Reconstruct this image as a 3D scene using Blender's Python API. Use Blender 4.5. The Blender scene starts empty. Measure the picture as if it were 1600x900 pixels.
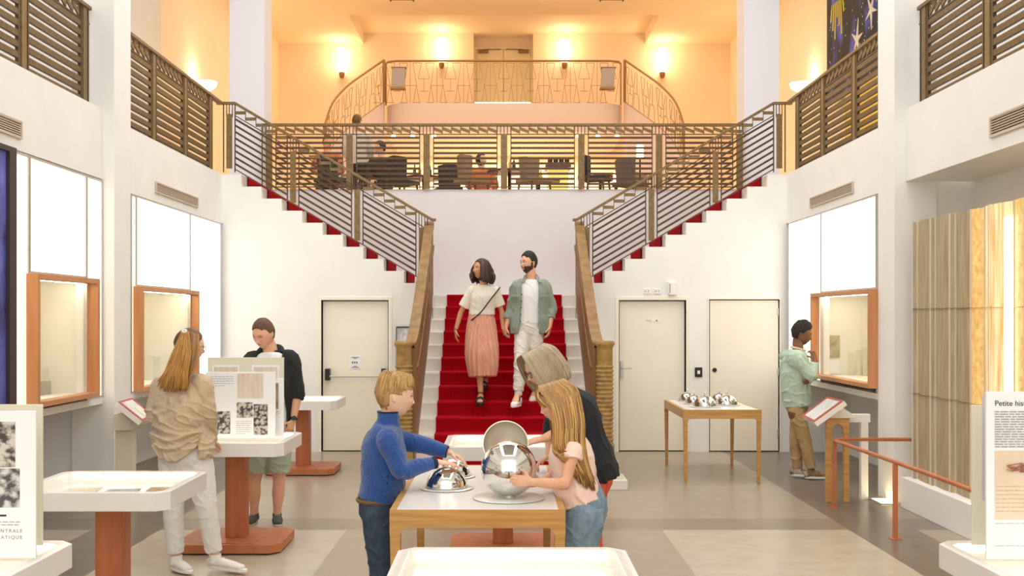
import bpy, bmesh, math, random
from mathutils import Vector, Matrix, noise as mnoise
random.seed(7)
C = bpy.context.scene.collection
SC = bpy.context.scene
V = Vector
PI = math.pi
# ---------------------------------------------------------------- camera
F, CX, CY, EH = 1700.0, 788.0, 496.0, 1.75      # focal length in px, principal point, eye height
cam_d = bpy.data.cameras.new('camera'); cam = bpy.data.objects.new('camera', cam_d); C.objects.link(cam)
cam.location = (0, 0, EH); cam.rotation_euler = (PI/2, 0, 0)
cam_d.sensor_width = 36; cam_d.lens = 36*F/1600
cam_d.shift_x = (800-CX)/1600; cam_d.shift_y = (CY-450)/1600
cam_d.clip_start = .05; cam_d.clip_end = 200
SC.camera = cam
# ---------------------------------------------------------------- world, exposure, large lights
W = bpy.data.worlds.new('world'); SC.world = W; W.use_nodes = True
W.node_tree.nodes['Background'].inputs[0].default_value = (1.0, .985, .93, 1)
W.node_tree.nodes['Background'].inputs[1].default_value = 1.75
SC.view_settings.view_transform = 'Standard'; SC.view_settings.look = 'None'
SC.view_settings.exposure = 0.12; SC.view_settings.gamma = 1.0; SC.view_settings.use_curve_mapping = False

def area_light(name, loc, rot, sx, sy, energy, color):
    d = bpy.data.lights.new(name, 'AREA'); d.shape = 'RECTANGLE'; d.size = sx; d.size_y = sy
    d.energy = energy; d.color = color
    o = bpy.data.objects.new(name, d); C.objects.link(o); o.location = loc; o.rotation_euler = rot
    return o
def point_light(name, loc, energy, color, r=.08):
    d = bpy.data.lights.new(name, 'POINT'); d.energy = energy; d.color = color; d.shadow_soft_size = r
    o = bpy.data.objects.new(name, d); C.objects.link(o); o.location = loc
    return o
area_light('skylight_lamp', (0, 8.0, 8.15), (0, 0, 0), 6.4, 12.0, 900, (.95, .97, 1.0))
area_light('cafe_fill_light', (0, 20.0, 8.2), (0, 0, 0), 8.0, 4.6, 215, (1.0, .87, .68))  # added warm fill for the cafe, not a real ceiling fitting
area_light('under_balcony_fill', (0, 24.4, 5.58), (0, 0, 0), 4.4, 1.6, 330, (1.0, .92, .76))  # added fill to brighten the wall and space below the balcony, no actual lamp
# ---------------------------------------------------------------- helpers
def P(px, py, Y): return V(((px-CX)*Y/F, Y, EH+(CY-py)*Y/F))
def s2l(c):
    c = c/255.0
    return c/12.92 if c <= .04045 else ((c+.055)/1.055)**2.4
def col(r, g, b): return (s2l(r), s2l(g), s2l(b), 1)
MATS = {}
def mat(name, rgb, rough=.6, metal=0.0, rgb2=None, scale=8.0, stretch=(1, 1, 1), bump=0.0, bscale=None, emit=0.0,
        emit_rgb=None, detail=3.0, contrast=.35, spec=.5, alpha=1.0, sheen=0.0, coat=0.0, trans=0.0, rot=None, world_space=False):
    if name in MATS: return MATS[name]
    m = bpy.data.materials.new(name); m.use_nodes = True; nt = m.node_tree; b = nt.nodes['Principled BSDF']
    c = col(*rgb); b.inputs['Base Color'].default_value = c
    b.inputs['Roughness'].default_value = rough; b.inputs['Metallic'].default_value = metal
    b.inputs['Specular IOR Level'].default_value = spec
    if sheen: b.inputs['Sheen Weight'].default_value = sheen
    if coat: b.inputs['Coat Weight'].default_value = coat; b.inputs['Coat Roughness'].default_value = .15
    if trans: b.inputs['Transmission Weight'].default_value = trans
    if alpha < 1: b.inputs['Alpha'].default_value = alpha
    if emit:
        b.inputs['Emission Color'].default_value = col(*(emit_rgb or rgb)); b.inputs['Emission Strength'].default_value = emit
    if rgb2 or bump:
        tc = nt.nodes.new('ShaderNodeTexCoord'); mp = nt.nodes.new('ShaderNodeMapping')
        mp.inputs['Scale'].default_value = stretch
        if rot: mp.inputs['Rotation'].default_value = rot
        nt.links.new(tc.outputs['Object'], mp.inputs[0])
        nz = nt.nodes.new('ShaderNodeTexNoise'); nz.inputs['Scale'].default_value = scale; nz.inputs['Detail'].default_value = detail
        nt.links.new(mp.outputs[0], nz.inputs['Vector'])
        if rgb2:
            rp = nt.nodes.new('ShaderNodeValToRGB'); rp.color_ramp.elements[0].position = .5-contrast/2; rp.color_ramp.elements[1].position = .5+contrast/2
            rp.color_ramp.elements[0].color = c; rp.color_ramp.elements[1].color = col(*rgb2)
            nt.links.new(nz.outputs['Fac'], rp.inputs[0]); nt.links.new(rp.outputs[0], b.inputs['Base Color'])
            if emit and emit_rgb is None: nt.links.new(rp.outputs[0], b.inputs['Emission Color'])
        if bump:
            n2 = nt.nodes.new('ShaderNodeTexNoise'); n2.inputs['Scale'].default_value = bscale or scale; n2.inputs['Detail'].default_value = 4
            nt.links.new(mp.outputs[0], n2.inputs['Vector'])
            bp = nt.nodes.new('ShaderNodeBump'); bp.inputs['Strength'].default_value = bump; bp.inputs['Distance'].default_value = .01
            nt.links.new(n2.outputs['Fac'], bp.inputs['Height']); nt.links.new(bp.outputs[0], b.inputs['Normal'])
    MATS[name] = m
    return m

def cr(ps, t):          # Catmull-Rom through a list of vectors / floats
    n = len(ps)-1; x = t*n; i = min(int(x), n-1); f = x-i
    p0, p1, p2, p3 = ps[max(i-1, 0)], ps[i], ps[i+1], ps[min(i+2, n)]
    return (p1*2+(p2-p0)*f+(p0*2-p1*5+p2*4-p3)*f*f+(p1*3-p0-p2*3+p3)*f*f*f)*.5
ORG = {}
def tag(o, label=None, cat=None, group=None, kind=None):
    if label: o['label'] = label
    if cat: o['category'] = cat
    if group: o['group'] = group
    if kind: o['kind'] = kind
    return o
def thing(name, label, cat, loc=(0, 0, 0), group=None):
    o = bpy.data.objects.new(name, None); C.objects.link(o); o.location = loc; o.empty_display_size = .1
    ORG[o] = V(loc); return tag(o, label, cat, group)
def link_mesh(name, me, parent=None):
    o = bpy.data.objects.new(name, me); C.objects.link(o)
    if parent is not None:
        o.parent = parent; ORG[o] = ORG[parent]
    else: ORG[o] = V((0, 0, 0))
    return o
class MB:
    def __init__(s): s.v = []; s.f = []; s.m = []; s.mi = 0
    def add(s, vs, fs):
        n = len(s.v); s.v += [V(p) for p in vs]; s.f += [[i+n for i in f] for f in fs]; s.m += [s.mi]*len(fs); return s
    def box(s, x0, x1, y0, y1, z0, z1):
        vs = [(x0,y0,z0),(x1,y0,z0),(x1,y1,z0),(x0,y1,z0),(x0,y0,z1),(x1,y0,z1),(x1,y1,z1),(x0,y1,z1)]
        return s.add(vs, [(0,3,2,1),(4,5,6,7),(0,1,5,4),(1,2,6,5),(2,3,7,6),(3,0,4,7)])
    def bar(s, p, q, w, h, up=(0, 0, 1)):
        p, q = V(p), V(q); d = (q-p).normalized(); u = V(up)
        if abs(d.dot(u)) > .98: u = V((0, 1, 0))
        a = d.cross(u).normalized(); b = a.cross(d).normalized()
        vs = [c+a*i*w/2+b*j*h/2 for c in (p, q) for i, j in ((-1,-1),(1,-1),(1,1),(-1,1))]
        return s.add(vs, [(0,1,2,3),(7,6,5,4),(0,4,5,1),(1,5,6,2),(2,6,7,3),(3,7,4,0)])
    def vbar(s, x, y, z0, z1, w, d):      # vertical bar w along x, d along y
        return s.box(x-w/2, x+w/2, y-d/2, y+d/2, z0, z1)
    def tube(s, pts, r, n=10, closed=False):
        pts = [V(p) for p in pts]; k = len(pts); rr = r if isinstance(r, (list, tuple)) else [r]*k
        vs = []; prev = None
        for i, p in enumerate(pts):
            if closed: d = pts[(i+1) % k]-pts[i-1]
            else: d = pts[min(i+1, k-1)]-pts[max(i-1, 0)]
            d.normalize()
            if prev is None:
                u = V((0, 0, 1)) if abs(d.z) < .9 else V((1, 0, 0)); a = d.cross(u).normalized()
            else: a = (prev-d*prev.dot(d)).normalized()
            prev = a; b = d.cross(a)
            vs += [p+(a*math.cos(2*PI*j/n)+b*math.sin(2*PI*j/n))*rr[i] for j in range(n)]
        fs = []
        for i in range(k if closed else k-1):
            i2 = (i+1) % k
            fs += [(i*n+j, i*n+(j+1) % n, i2*n+(j+1) % n, i2*n+j) for j in range(n)]
        if not closed: fs += [tuple(range(n))[::-1], tuple((k-1)*n+j for j in range(n))]
        return s.add(vs, fs)
    def lathe(s, prof, cx=0, cy=0, n=32, a0=0, a1=2*PI):
        full = abs(a1-a0-2*PI) < 1e-6; m = n if full else n+1
        vs = [(cx+r*math.cos(a0+(a1-a0)*j/n), cy+r*math.sin(a0+(a1-a0)*j/n), z) for r, z in prof for j in range(m)]
        fs = []
        for i in range(len(prof)-1):
            for j in range(n):
                j2 = (j+1) % m; fs.append((i*m+j, i*m+j2, (i+1)*m+j2, (i+1)*m+j))
        return s.add(vs, fs)
    def prism(s, pts, axis, a, b):        # closed 2D outline extruded along an axis
        def mk(p, t):
            return {'x': (t, p[0], p[1]), 'y': (p[0], t, p[1]), 'z': (p[0], p[1], t)}[axis]
        n = len(pts); vs = [mk(p, a) for p in pts]+[mk(p, b) for p in pts]
        return s.add(vs, [tuple(range(n))[::-1], tuple(range(n, 2*n))]+[(i, (i+1) % n, n+(i+1) % n, n+i) for i in range(n)])
    def build(s, name, m, parent=None, smooth=False, bevel=0.0, angle=40, fix=True):
        org = ORG[parent] if parent is not None else V((0, 0, 0))
        me = bpy.data.meshes.new(name); me.from_pydata([v-org for v in s.v], [], s.f)
        for mm in (m if isinstance(m, (list, tuple)) else [m]): me.materials.append(mm)
        if max(s.m or [0]) > 0: me.polygons.foreach_set('material_index', s.m)
        bm = bmesh.new(); bm.from_mesh(me)
        if fix: bmesh.ops.recalc_face_normals(bm, faces=bm.faces)
        if smooth:
            for f in bm.faces: f.smooth = True
            for e in bm.edges:
                if len(e.link_faces) == 2 and e.calc_face_angle(0) > math.radians(angle): e.smooth = False
        bm.to_mesh(me); bm.free(); me.update()
        o = link_mesh(name, me, parent)
        if bevel:
            md = o.modifiers.new('bevel', 'BEVEL'); md.width = bevel; md.segments = 2; md.limit_method = 'ANGLE'; md.angle_limit = math.radians(50)
        return o
def struct(name, mb, m, **k):
    o = mb.build(name, m, **k); o['kind'] = 'structure'; return o
def single(name, mb, m, label, cat, group=None, **k): return tag(mb.build(name, m, **k), label, cat, group)
def copy_tree(o, parent=None):
    c = o.copy(); C.objects.link(c)
    if parent is not None: c.parent = parent
    for ch in list(o.children): copy_tree(ch, c)
    return c
def lettering(name, txt, loc, size, m, parent, rot=(PI/2, 0, 0), align='LEFT', ext=.0004, spacing=1.0):
    cu = bpy.data.curves.new(name, 'FONT'); cu.body = txt; cu.size = size; cu.extrude = ext; cu.align_x = align; cu.space_character = spacing
    cu.materials.append(m); tmp = bpy.data.objects.new(name, cu); C.objects.link(tmp)
    dg = bpy.context.evaluated_depsgraph_get(); me = bpy.data.meshes.new_from_object(tmp.evaluated_get(dg)); bpy.data.objects.remove(tmp)
    if not me.materials: me.materials.append(m)
    o = bpy.data.objects.new(name, me); C.objects.link(o)
    if parent is not None: o.parent = parent; o.location = V(loc)-ORG[parent]
    else: o.location = loc
    o.rotation_euler = rot
    return o
# ---------------------------------------------------------------- materials
M_white = mat('white_wall_paint', (243, 240, 233), .7, rgb2=(239, 236, 229), scale=3, bump=.03, bscale=60)
M_lav = mat('landing_wall_paint', (228, 225, 220), .7, rgb2=(224, 221, 217), scale=2, bump=.03, bscale=60)
M_grey = mat('grey_wall_paint', (234, 231, 226), .7, rgb2=(229, 226, 221), scale=2)
M_orangewall = mat('apricot_wall_paint', (249, 227, 198), .75, rgb2=(247, 223, 192), scale=2)
M_ceil = mat('cream_ceiling_paint', (250, 230, 198), .8)
M_hallceil = mat('white_ceiling_paint', (240, 238, 234), .8)
M_door = mat('cream_door_paint', (247, 238, 218), .45, rgb2=(244, 234, 213), scale=2)
M_bronze = mat('bronze_metal', (92, 68, 36), .45, .2, rgb2=(74, 52, 26), scale=25, bump=.15, bscale=160)
M_slat = mat('bronze_slat_metal', (114, 88, 44), .5, .15, rgb2=(96, 72, 34), scale=30, bump=.15, bscale=160)
M_post = mat('bronze_post_metal', (138, 110, 66), .45, .2, rgb2=(114, 88, 48), scale=30, bump=.2, bscale=160)
M_wood = mat('carved_brown_wood', (154, 120, 70), .5, rgb2=(124, 92, 50), scale=10, stretch=(1, 1, .25), bump=.6, bscale=30)
M_newel = mat('golden_brown_wood', (182, 146, 84), .4, rgb2=(150, 116, 60), scale=14, bump=.3, bscale=40)
M_oak = mat('oak_wood', (210, 160, 92), .42, rgb2=(186, 134, 66), scale=5, stretch=(.6, .6, 9), bump=.05, detail=6)
M_oakx = mat('oak_wood_across', (210, 160, 92), .42, rgb2=(186, 134, 66), scale=5, stretch=(.6, 9, 9), bump=.05, detail=6)
M_terra = mat('terracotta_wood', (196, 120, 74), .45, rgb2=(178, 102, 60), scale=6, stretch=(2, 2, .3), bump=.1, bscale=80)
M_frame = mat('orange_brown_wood', (204, 142, 90), .45, rgb2=(188, 124, 74), scale=6, stretch=(2, .3, .3))
M_carpet = mat('red_carpet', (184, 6, 22), .95, rgb2=(162, 2, 14), scale=60, bump=.5, bscale=300, spec=.15)
M_step = mat('cream_stone', (238, 232, 220), .4, rgb2=(228, 220, 206), scale=3)
M_case = mat('white_lacquer', (240, 236, 228), .3, coat=.3)
M_glow = mat('backlit_panel', (255, 251, 240), .5, emit=1.0, emit_rgb=(255, 250, 236))
M_glow2 = mat('backlit_side_panel', (255, 244, 220), .5, emit=.72, emit_rgb=(255, 246, 222))
M_seam = mat('aluminium_trim', (196, 194, 190), .4, .6)
M_niche = mat('niche_paint', (244, 240, 224), .7)
M_chrome = mat('polished_steel', (225, 222, 215), .05, 1.0)
M_brushed = mat('brushed_steel', (220, 212, 196), .42, .85)
M_black = mat('black_plastic', (30, 30, 32), .4)
M_dark = mat('dark_metal', (50, 46, 42), .4, .5)
M_paper = mat('white_card', (244, 243, 240), .6)
M_cream = mat('cream_card', (228, 222, 196), .6)
M_lamp = mat('lit_lamp_glass', (255, 244, 214), .4, emit=9, emit_rgb=(255, 222, 160))
M_bowl = mat('lit_bowl_glass', (255, 240, 214), .4, emit=2.2, emit_rgb=(255, 232, 196))
M_ink = mat('grey_ink', (158, 154, 150), .7)
M_inkd = mat('dark_ink', (60, 56, 54), .7)
M_red = mat('red_lacquer', (172, 42, 28), .4)
M_glass = bpy.data.materials.new('clear_glass'); M_glass.use_nodes = True
def _glass():
    nt = M_glass.node_tree; nt.nodes.remove(nt.nodes['Principled BSDF']); out = nt.nodes['Material Output']
    t = nt.nodes.new('ShaderNodeBsdfTransparent'); g = nt.nodes.new('ShaderNodeBsdfGlossy'); g.inputs['Roughness'].default_value = .02
    mx = nt.nodes.new('ShaderNodeMixShader'); mx.inputs[0].default_value = .06
    nt.links.new(t.outputs[0], mx.inputs[1]); nt.links.new(g.outputs[0], mx.inputs[2]); nt.links.new(mx.outputs[0], out.inputs[0])
_glass()
# ================================================================ SETTING
YW = 14.17; XW = 3.67; XN = 3.78; XS = 5.43; YL = 15.8; ZT = 3.61; YB = 26.15; ZC = 8.33
RISE, TREAD, Y13 = .157, .26, 14.43; ZL = 13*RISE
# floor of inlaid rectangles
M_f = [mat('floor_mid', (168, 153, 132), .28, rgb2=(159, 144, 123), scale=5, bump=.04, bscale=90),
       mat('floor_light', (194, 181, 158), .26, rgb2=(186, 172, 149), scale=5, bump=.04, bscale=90),
       mat('floor_dark', (124, 111, 96), .28, rgb2=(115, 102, 87), scale=5, bump=.04, bscale=90),
       mat('floor_band', (148, 133, 113), .28, rgb2=(140, 125, 105), scale=5, bump=.04, bscale=90)]
fl = MB()
xs = [-5.6, -4.3, -3.4, -2.84, -1.3, 1.3, 2.84, 3.4, 4.3, 5.6]; ys = [-2, 2.0, 3.4, 8.96, 9.47, 13.2, 14.6]
for i in range(len(xs)-1):
    for j in range(len(ys)-1):
        a = abs((xs[i]+xs[i+1])/2); k = 0
        if 1.3 < a < 2.84: k = {0: 1, 1: 3, 2: 1, 3: 3, 4: 0, 5: 0}[j]
        elif a <= 1.3: k = {0: 0, 1: 3, 2: 0, 3: 3, 4: 0, 5: 0}[j]
        elif a < 3.4: k = 2
        elif a < 4.3: k = {0: 0, 1: 2, 2: 0, 3: 2, 4: 3, 5: 2}[j]
        else: k = 2
        fl.mi = k; fl.add([(xs[i], ys[j], 0), (xs[i+1], ys[j], 0), (xs[i+1], ys[j+1], 0), (xs[i], ys[j+1], 0)], [(0, 1, 2, 3)])
fl.mi = 2; fl.box(-5.6, 5.6, -2, 14.6, -.2, -.001)
struct('floor', fl, M_f, fix=False)
# door wall: stepped stringers of the two side flights, with door openings
riserX = [1.042+.2655*i for i in range(10)]     # n = 1..10
DOORS = {-1: [(-(788-502)/120, -(788-607)/120, 1.975)], 1: [((967-788)/120, (1072-788)/120, 1.975), ((1108-788)/120, (1218-788)/120, 1.985)]}
for sgn, nm in ((-1, 'wall_back_left'), (1, 'wall_back_right')):
    w = MB(); ops = [(min(abs(a), abs(b)), max(abs(a), abs(b)), h) for a, b, h in DOORS[sgn]]
    br = sorted(set([.93]+riserX+[XW+.75]+[v for a, b, h in ops for v in (a, b)]))
    def top(x):
        n = sum(1 for r in riserX if r < x); return ZL+n*RISE
    for a, b in zip(br[:-1], br[1:]):
        c = (a+b)/2; t = top(c) if c > riserX[0] else ZL; z0 = 0
        for p, q, h in ops:
            if p < c < q: z0 = h
        if z0 == 0 or True: w.box(sgn*a if sgn > 0 else -b, sgn*b if sgn > 0 else -a, YW, YW+.2, z0, t)
    struct(nm, w, M_white)
# landing, its back wall and the upper floor
w = MB(); w.box(-1.3, 1.3, Y13+.001, YL, ZL-.25, ZL-.002); struct('floor_landing', w, M_step)
w = MB(); w.box(-XS, XS, YL, YL+.18, 0, ZT); struct('wall_landing', w, M_lav)
w = MB(); w.box(-XS, XS, YL+.18, YB, ZT-.25, ZT); struct('floor_cafe', w, mat('cafe_floor', (200, 176, 140), .5))
for sgn, nm in ((-1, 'floor_gallery_left'), (1, 'floor_gallery_right')):
    w = MB(); a, b = sorted((sgn*(XW+.16), sgn*XS)); w.box(a, b, -2, YL, ZT-.25, ZT)
    a, b = sorted((sgn*(riserX[-1]+.262), sgn*(XW+.16))); w.box(a, b, YW+.2, YL, ZT-.25, ZT); struct(nm, w, M_white)
# long side walls
for sgn, s in ((-1, 'left'), (1, 'right')):
    def bx(w, xa, xb, *r): a, b = sorted((sgn*xa, sgn*xb)); w.box(a, b, *r)
    w = MB(); bx(w, XW, XW+.1, 10.69, YW, 2.97, ZT); struct('wall_upper_'+s, w, M_white)
    w = MB(); bx(w, XN, XN+.12, -2, 10.24, 3.05 if sgn < 0 else 3.03, 3.69)
    bx(w, XN, XN+.5, -2, 10.24, 3.69, 3.71)
    if sgn > 0: bx(w, XN+.12, XN+.75, -2, 10.24, 3.03, 3.1)
    struct('wall_fascia_'+s, w, M_white)
    w = MB(); bx(w, 4.42, 4.55, 10.69, YW+.2, 0, 2.97); struct('wall_lower_'+s, w, M_grey)
    w = MB(); bx(w, XW, 4.42, 10.69, YW, .94, 1.0); bx(w, XW+.1, 4.42, 10.69, YW, 2.97, 3.0)
    if sgn < 0: bx(w, XN, 4.42, -2, 10.24, .94, 1.0)
    struct('trim_soffit_'+s, w, M_white)
    w = MB(); bx(w, 4.42, 4.55, -2, 10.69, 0, 3.05); struct('wall_near_'+s, w, M_grey if sgn < 0 else M_white)
    w = MB(); bx(w, 4.40, 4.42, 10.69, YW, 0, .09); struct('baseboard_'+s, w, M_white)
    w = MB(); bx(w, XS, XS+.15, -2, 17.2, ZT-.25, ZC+.2); struct('wall_gallery_'+s, w, M_lav)
    w = MB(); bx(w, XS, XS+.15, 17.2, YB, ZT-.25, ZC+.2); struct('wall_cafe_'+s, w, M_orangewall)
    w = MB(); bx(w, XW, 4.07, 10.24, 10.69, 0, ZC); struct('wall_column_near_'+s, w, M_white, bevel=.004)
    w = MB(); bx(w, 4.07, 4.42, 10.3, 10.6, 0, 3.05); struct('wall_return_'+s, w, M_white)
    w = MB(); bx(w, 3.49, 4.0, YL+.02, YL+.53, ZT, ZC); struct('wall_column_far_'+s, w, mat('pale_column_paint', (228, 226, 228), .7), bevel=.004)
# cafe back wall with door recess, ceiling with coffer
xl, xr = (740-788)/65, (833-788)/65
ZM = 1.75+(496-161)/75.0
w = MB(); w.box(-XS, xl, YB, YB+.6, ZT, ZC+.3); w.box(xr, XS, YB, YB+.6, ZT, ZC+.3); w.box(xl, xr, YB, YB+.6, ZT, ZM)
w.box(xl, xr, YB+.45, YB+.6, ZM, ZC+.3); struct('wall_cafe_back', w, M_orangewall)
XC = 220/65.0; YC = 26.15*.905
w = MB(); w.box(-XS, -XC, YC, YB, ZC, ZC+.3); w.box(XC, XS, YC, YB, ZC, ZC+.3); w.box(-XS, XS, 15.5, YC, ZC, ZC+.3)
w.box(-XC, XC, YC, YB+.6, ZC+.25, ZC+.3); struct('ceiling_cafe', w, M_ceil)
w = MB(); w.box(-XS, XS, -2, 15.5, ZC, ZC+.2); struct('ceiling', w, M_hallceil)
# LED line frame in the hall ceiling
t = thing('ceiling_light_frame', 'rectangular frame of white light lines set in the hall ceiling', 'ceiling light', (0, 6.5, 8.1))
M_led = mat('led_line', (255, 255, 255), .5, emit=14, emit_rgb=(245, 248, 255))
w = MB()
for a in ((-2.4, 2.4, 2.0, 2.12), (-2.4, 2.4, 10.9, 11.02)): w.box(a[0], a[1], a[2], a[3], 8.06, 8.1)
w.box(-2.4, -2.28, 2.12, 10.9, 8.06, 8.1); w.box(2.28, 2.4, 2.12, 10.9, 8.06, 8.1); w.build('light_line', M_led, t)
w = MB(); w.box(-2.42, 2.42, 1.98, 11.04, 8.1, 8.12); w.box(-.05, .05, 6.4, 6.6, 8.12, ZC); w.build('housing', M_seam, t)
# doors
M_gap = mat('door_gap', (140, 128, 110), .8)
def door(n, x0, x1, zt, recess, kind):
    w = MB(); w.box(x0+.012, x1-.012, YW+recess, YW+recess+.05, .012, zt-.012); d = struct('door_%d' % n, w, M_door, bevel=.003)
    w = MB(); w.box(x0, x1, YW+.14, YW+.19, 0, zt); struct('door_%d_shadow_gap' % n, w, M_gap)
    w = MB(); tck = .045 if kind != 'flush' else .02
    w.box(x0-tck, x0, YW-.012, YW+.1, 0, zt+tck); w.box(x1, x1+tck, YW-.012, YW+.1, 0, zt+tck); w.box(x0, x1, YW-.012, YW+.1, zt, zt+tck)
    struct('trim_%d' % n, w, M_door, bevel=.003)
    return d
d = door(1, (502-788)/120, (607-788)/120, 1.975, .05, 'frame')
zz = 1.75-(588-496)/120
w = MB(); w.tube([(-2.32, YW-.03, zz), (-1.56, YW-.03, zz)], .012)
w.build('push_bar', M_seam, d)
for x in (-2.30, -1.57):
    w = MB(); w.box(x-.03, x+.03, YW-.05, YW+.06, zz-.05, zz+.1); w.build('bar_housing', M_dark, d, bevel=.008)
w = MB(); w.box(-2.03, -1.87, YW+.044, YW+.052, 1.08, 1.25); nt_ = w.build('door_notice', M_paper, d)
w = MB(); w.prism([(-2.01, 1.235), (-1.89, 1.235), (-1.95, 1.21)], 'y', YW+.040, YW+.044); w.prism([(-2.01, 1.095), (-1.89, 1.095), (-1.95, 1.12)], 'y', YW+.040, YW+.044)
w.build('arrow_mark', M_ink, nt_)
w = MB(); [w.box(-1.99+i*.028, -1.985+i*.028+.01, YW+.040, YW+.044, 1.15, 1.172) for i in range(3)]; w.build('symbol_mark', M_inkd, nt_)
d = door(2, (967-788)/120, (1072-788)/120, 1.975, .05, 'frame')
w = MB(); w.box(1.515, 1.555, YW+.03, YW+.05, .95, 1.18); pl = w.build('handle_plate', M_seam, d, bevel=.004)
w = MB(); w.tube([(1.535, YW+.03, 1.09), (1.535, YW-.02, 1.09), (1.66, YW-.02, 1.09)], .009); w.build('door_handle', M_seam, d, smooth=True)
w = MB(); w.box(1.85, 2.03, YW+.044, YW+.052, 1.695, 1.725); sg = w.build('door_sign', M_paper, d)
w = MB(); w.lathe([(0, 0), (.01, 0), (.01, .004), (0, .004)], 0, 0, 12)
w.v = [V((1.99+p.x, YW+.044-p.z, 1.71+p.y)) for p in w.v]; w.build('red_dot', M_red, sg)
lettering('lettering', 'Privé', (1.86, YW+.043, 1.702), .028, M_inkd, sg)
d = door(3, (1108-788)/120, (1218-788)/120, 1.985, .012, 'flush')
w = MB(); w.lathe([(0, 0), (.028, 0), (.028, .012), (0, .012)], 0, 0, 20); w.v = [V((2.74+p.x, YW+.012-p.z, 1.065+p.y)) for p in w.v]
w.build('door_knob', M_dark, d, smooth=True)
w = MB(); [w.box(3.555, 3.575, YW+.0, YW+.014, z, z+.09) for z in (.2, 1.0, 1.78)]; w.build('hinge', M_seam, d)
# things on the door wall
t = thing('intercom_panel', 'small black call panel on the wall between the two right doors', 'switch', P(1091, 581, YW))
w = MB(); a = P(1085.5, 574, YW); b = P(1097, 589, YW); w.box(a.x, b.x, YW-.02, YW, b.z, a.z); w.build('plate', M_dark, t, bevel=.003)
w = MB(); w.box(a.x+.03, b.x-.03, YW-.024, YW-.02, b.z+.04, a.z-.04); w.build('button', M_paper, t)
for i, (px, lb) in enumerate(((1011, 'white double socket above the handled door, left one'), (1027, 'white double socket above the handled door, right one'))):
    t = thing('wall_socket', lb, 'socket', P(px, 455, YW), 'sockets above the door')
    w = MB(); a = P(px, 455, YW); w.box(a.x-.04, a.x+.04, YW-.018, YW, a.z-.035, a.z+.035); w.build('plate', M_case, t, bevel=.004)
    w = MB(); [w.box(a.x+dx-.006, a.x+dx+.006, YW-.02, YW-.0175, a.z-.01, a.z+.01) for dx in (-.02, .015)]; w.build('socket_hole', M_ink, t)
t = thing('door_sensor_box', 'tall white sensor box on the wall above the handled door', 'wall box', P(1050, 451, YW))
w = MB(); a = P(1050, 451, YW); w.box(a.x-.055, a.x+.055, YW-.05, YW, a.z-.085, a.z+.085); w.build('case', M_case, t, bevel=.01)
w = MB(); w.box(a.x-.04, a.x-.028, YW-.053, YW-.049, a.z-.06, a.z+.06); w.build('slot', M_ink, t)
t = thing('notice_rack', 'clear leaflet rack fixed to the wall beside the left newel post', 'rack', P(635, 536, YW))
a = P(620, 512, YW); b = P(650, 560, YW)
w = MB(); w.box(a.x, b.x, YW-.03, YW-.02, b.z, a.z); w.build('leaflet', mat('leaflet_print', (232, 230, 228), .6, rgb2=(196, 194, 196), scale=18, contrast=.2), t)
w = MB(); w.box(a.x-.005, b.x+.005, YW-.045, YW-.01, a.z, a.z+.015); w.box(a.x-.008, a.x, YW-.045, YW, b.z-.12, a.z); w.build('clamp', M_dark, t)
w = MB(); w.box(a.x+.002, a.x+.03, YW-.04, YW-.03, b.z-.12, b.z+.02); w.build('tag', M_black, t)
# ================================================================ SIDE WALL PANELS, DISPLAY WINDOWS, VENTS
def yx(px, X): return F*X/abs(px-CX)        # distance along the hall of an image column on the wall X metres off the axis
def glow_panel(sgn, X, y0, y1, z0, z1, label, m=None, group=None):
    t = thing('backlit_wall_panel', label, 'light panel', (sgn*X, (y0+y1)/2, z0), group)
    w = MB(); a, b = sorted((sgn*(X+.005), sgn*(X+.03))); w.box(a, b, y0+.02, y1-.02, z0+.02, z1-.02); w.build('diffuser', m or M_glow, t)
    w = MB(); a, b = sorted((sgn*(X-.004), sgn*(X+.03)))
    w.box(a, b, y0, y0+.018, z0, z1); w.box(a, b, y1-.018, y1, z0, z1); w.box(a, b, y0+.018, y1-.018, z0, z0+.018); w.box(a, b, y0+.018, y1-.018, z1-.018, z1)
    w.build('edge_trim', M_seam, t)
    w = MB(); a, b = sorted((sgn*(X+.03), sgn*(X+.1))); w.box(a, b, y0, y1, z0, z1); w.build('light_box', M_case, t)
    return t
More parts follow.
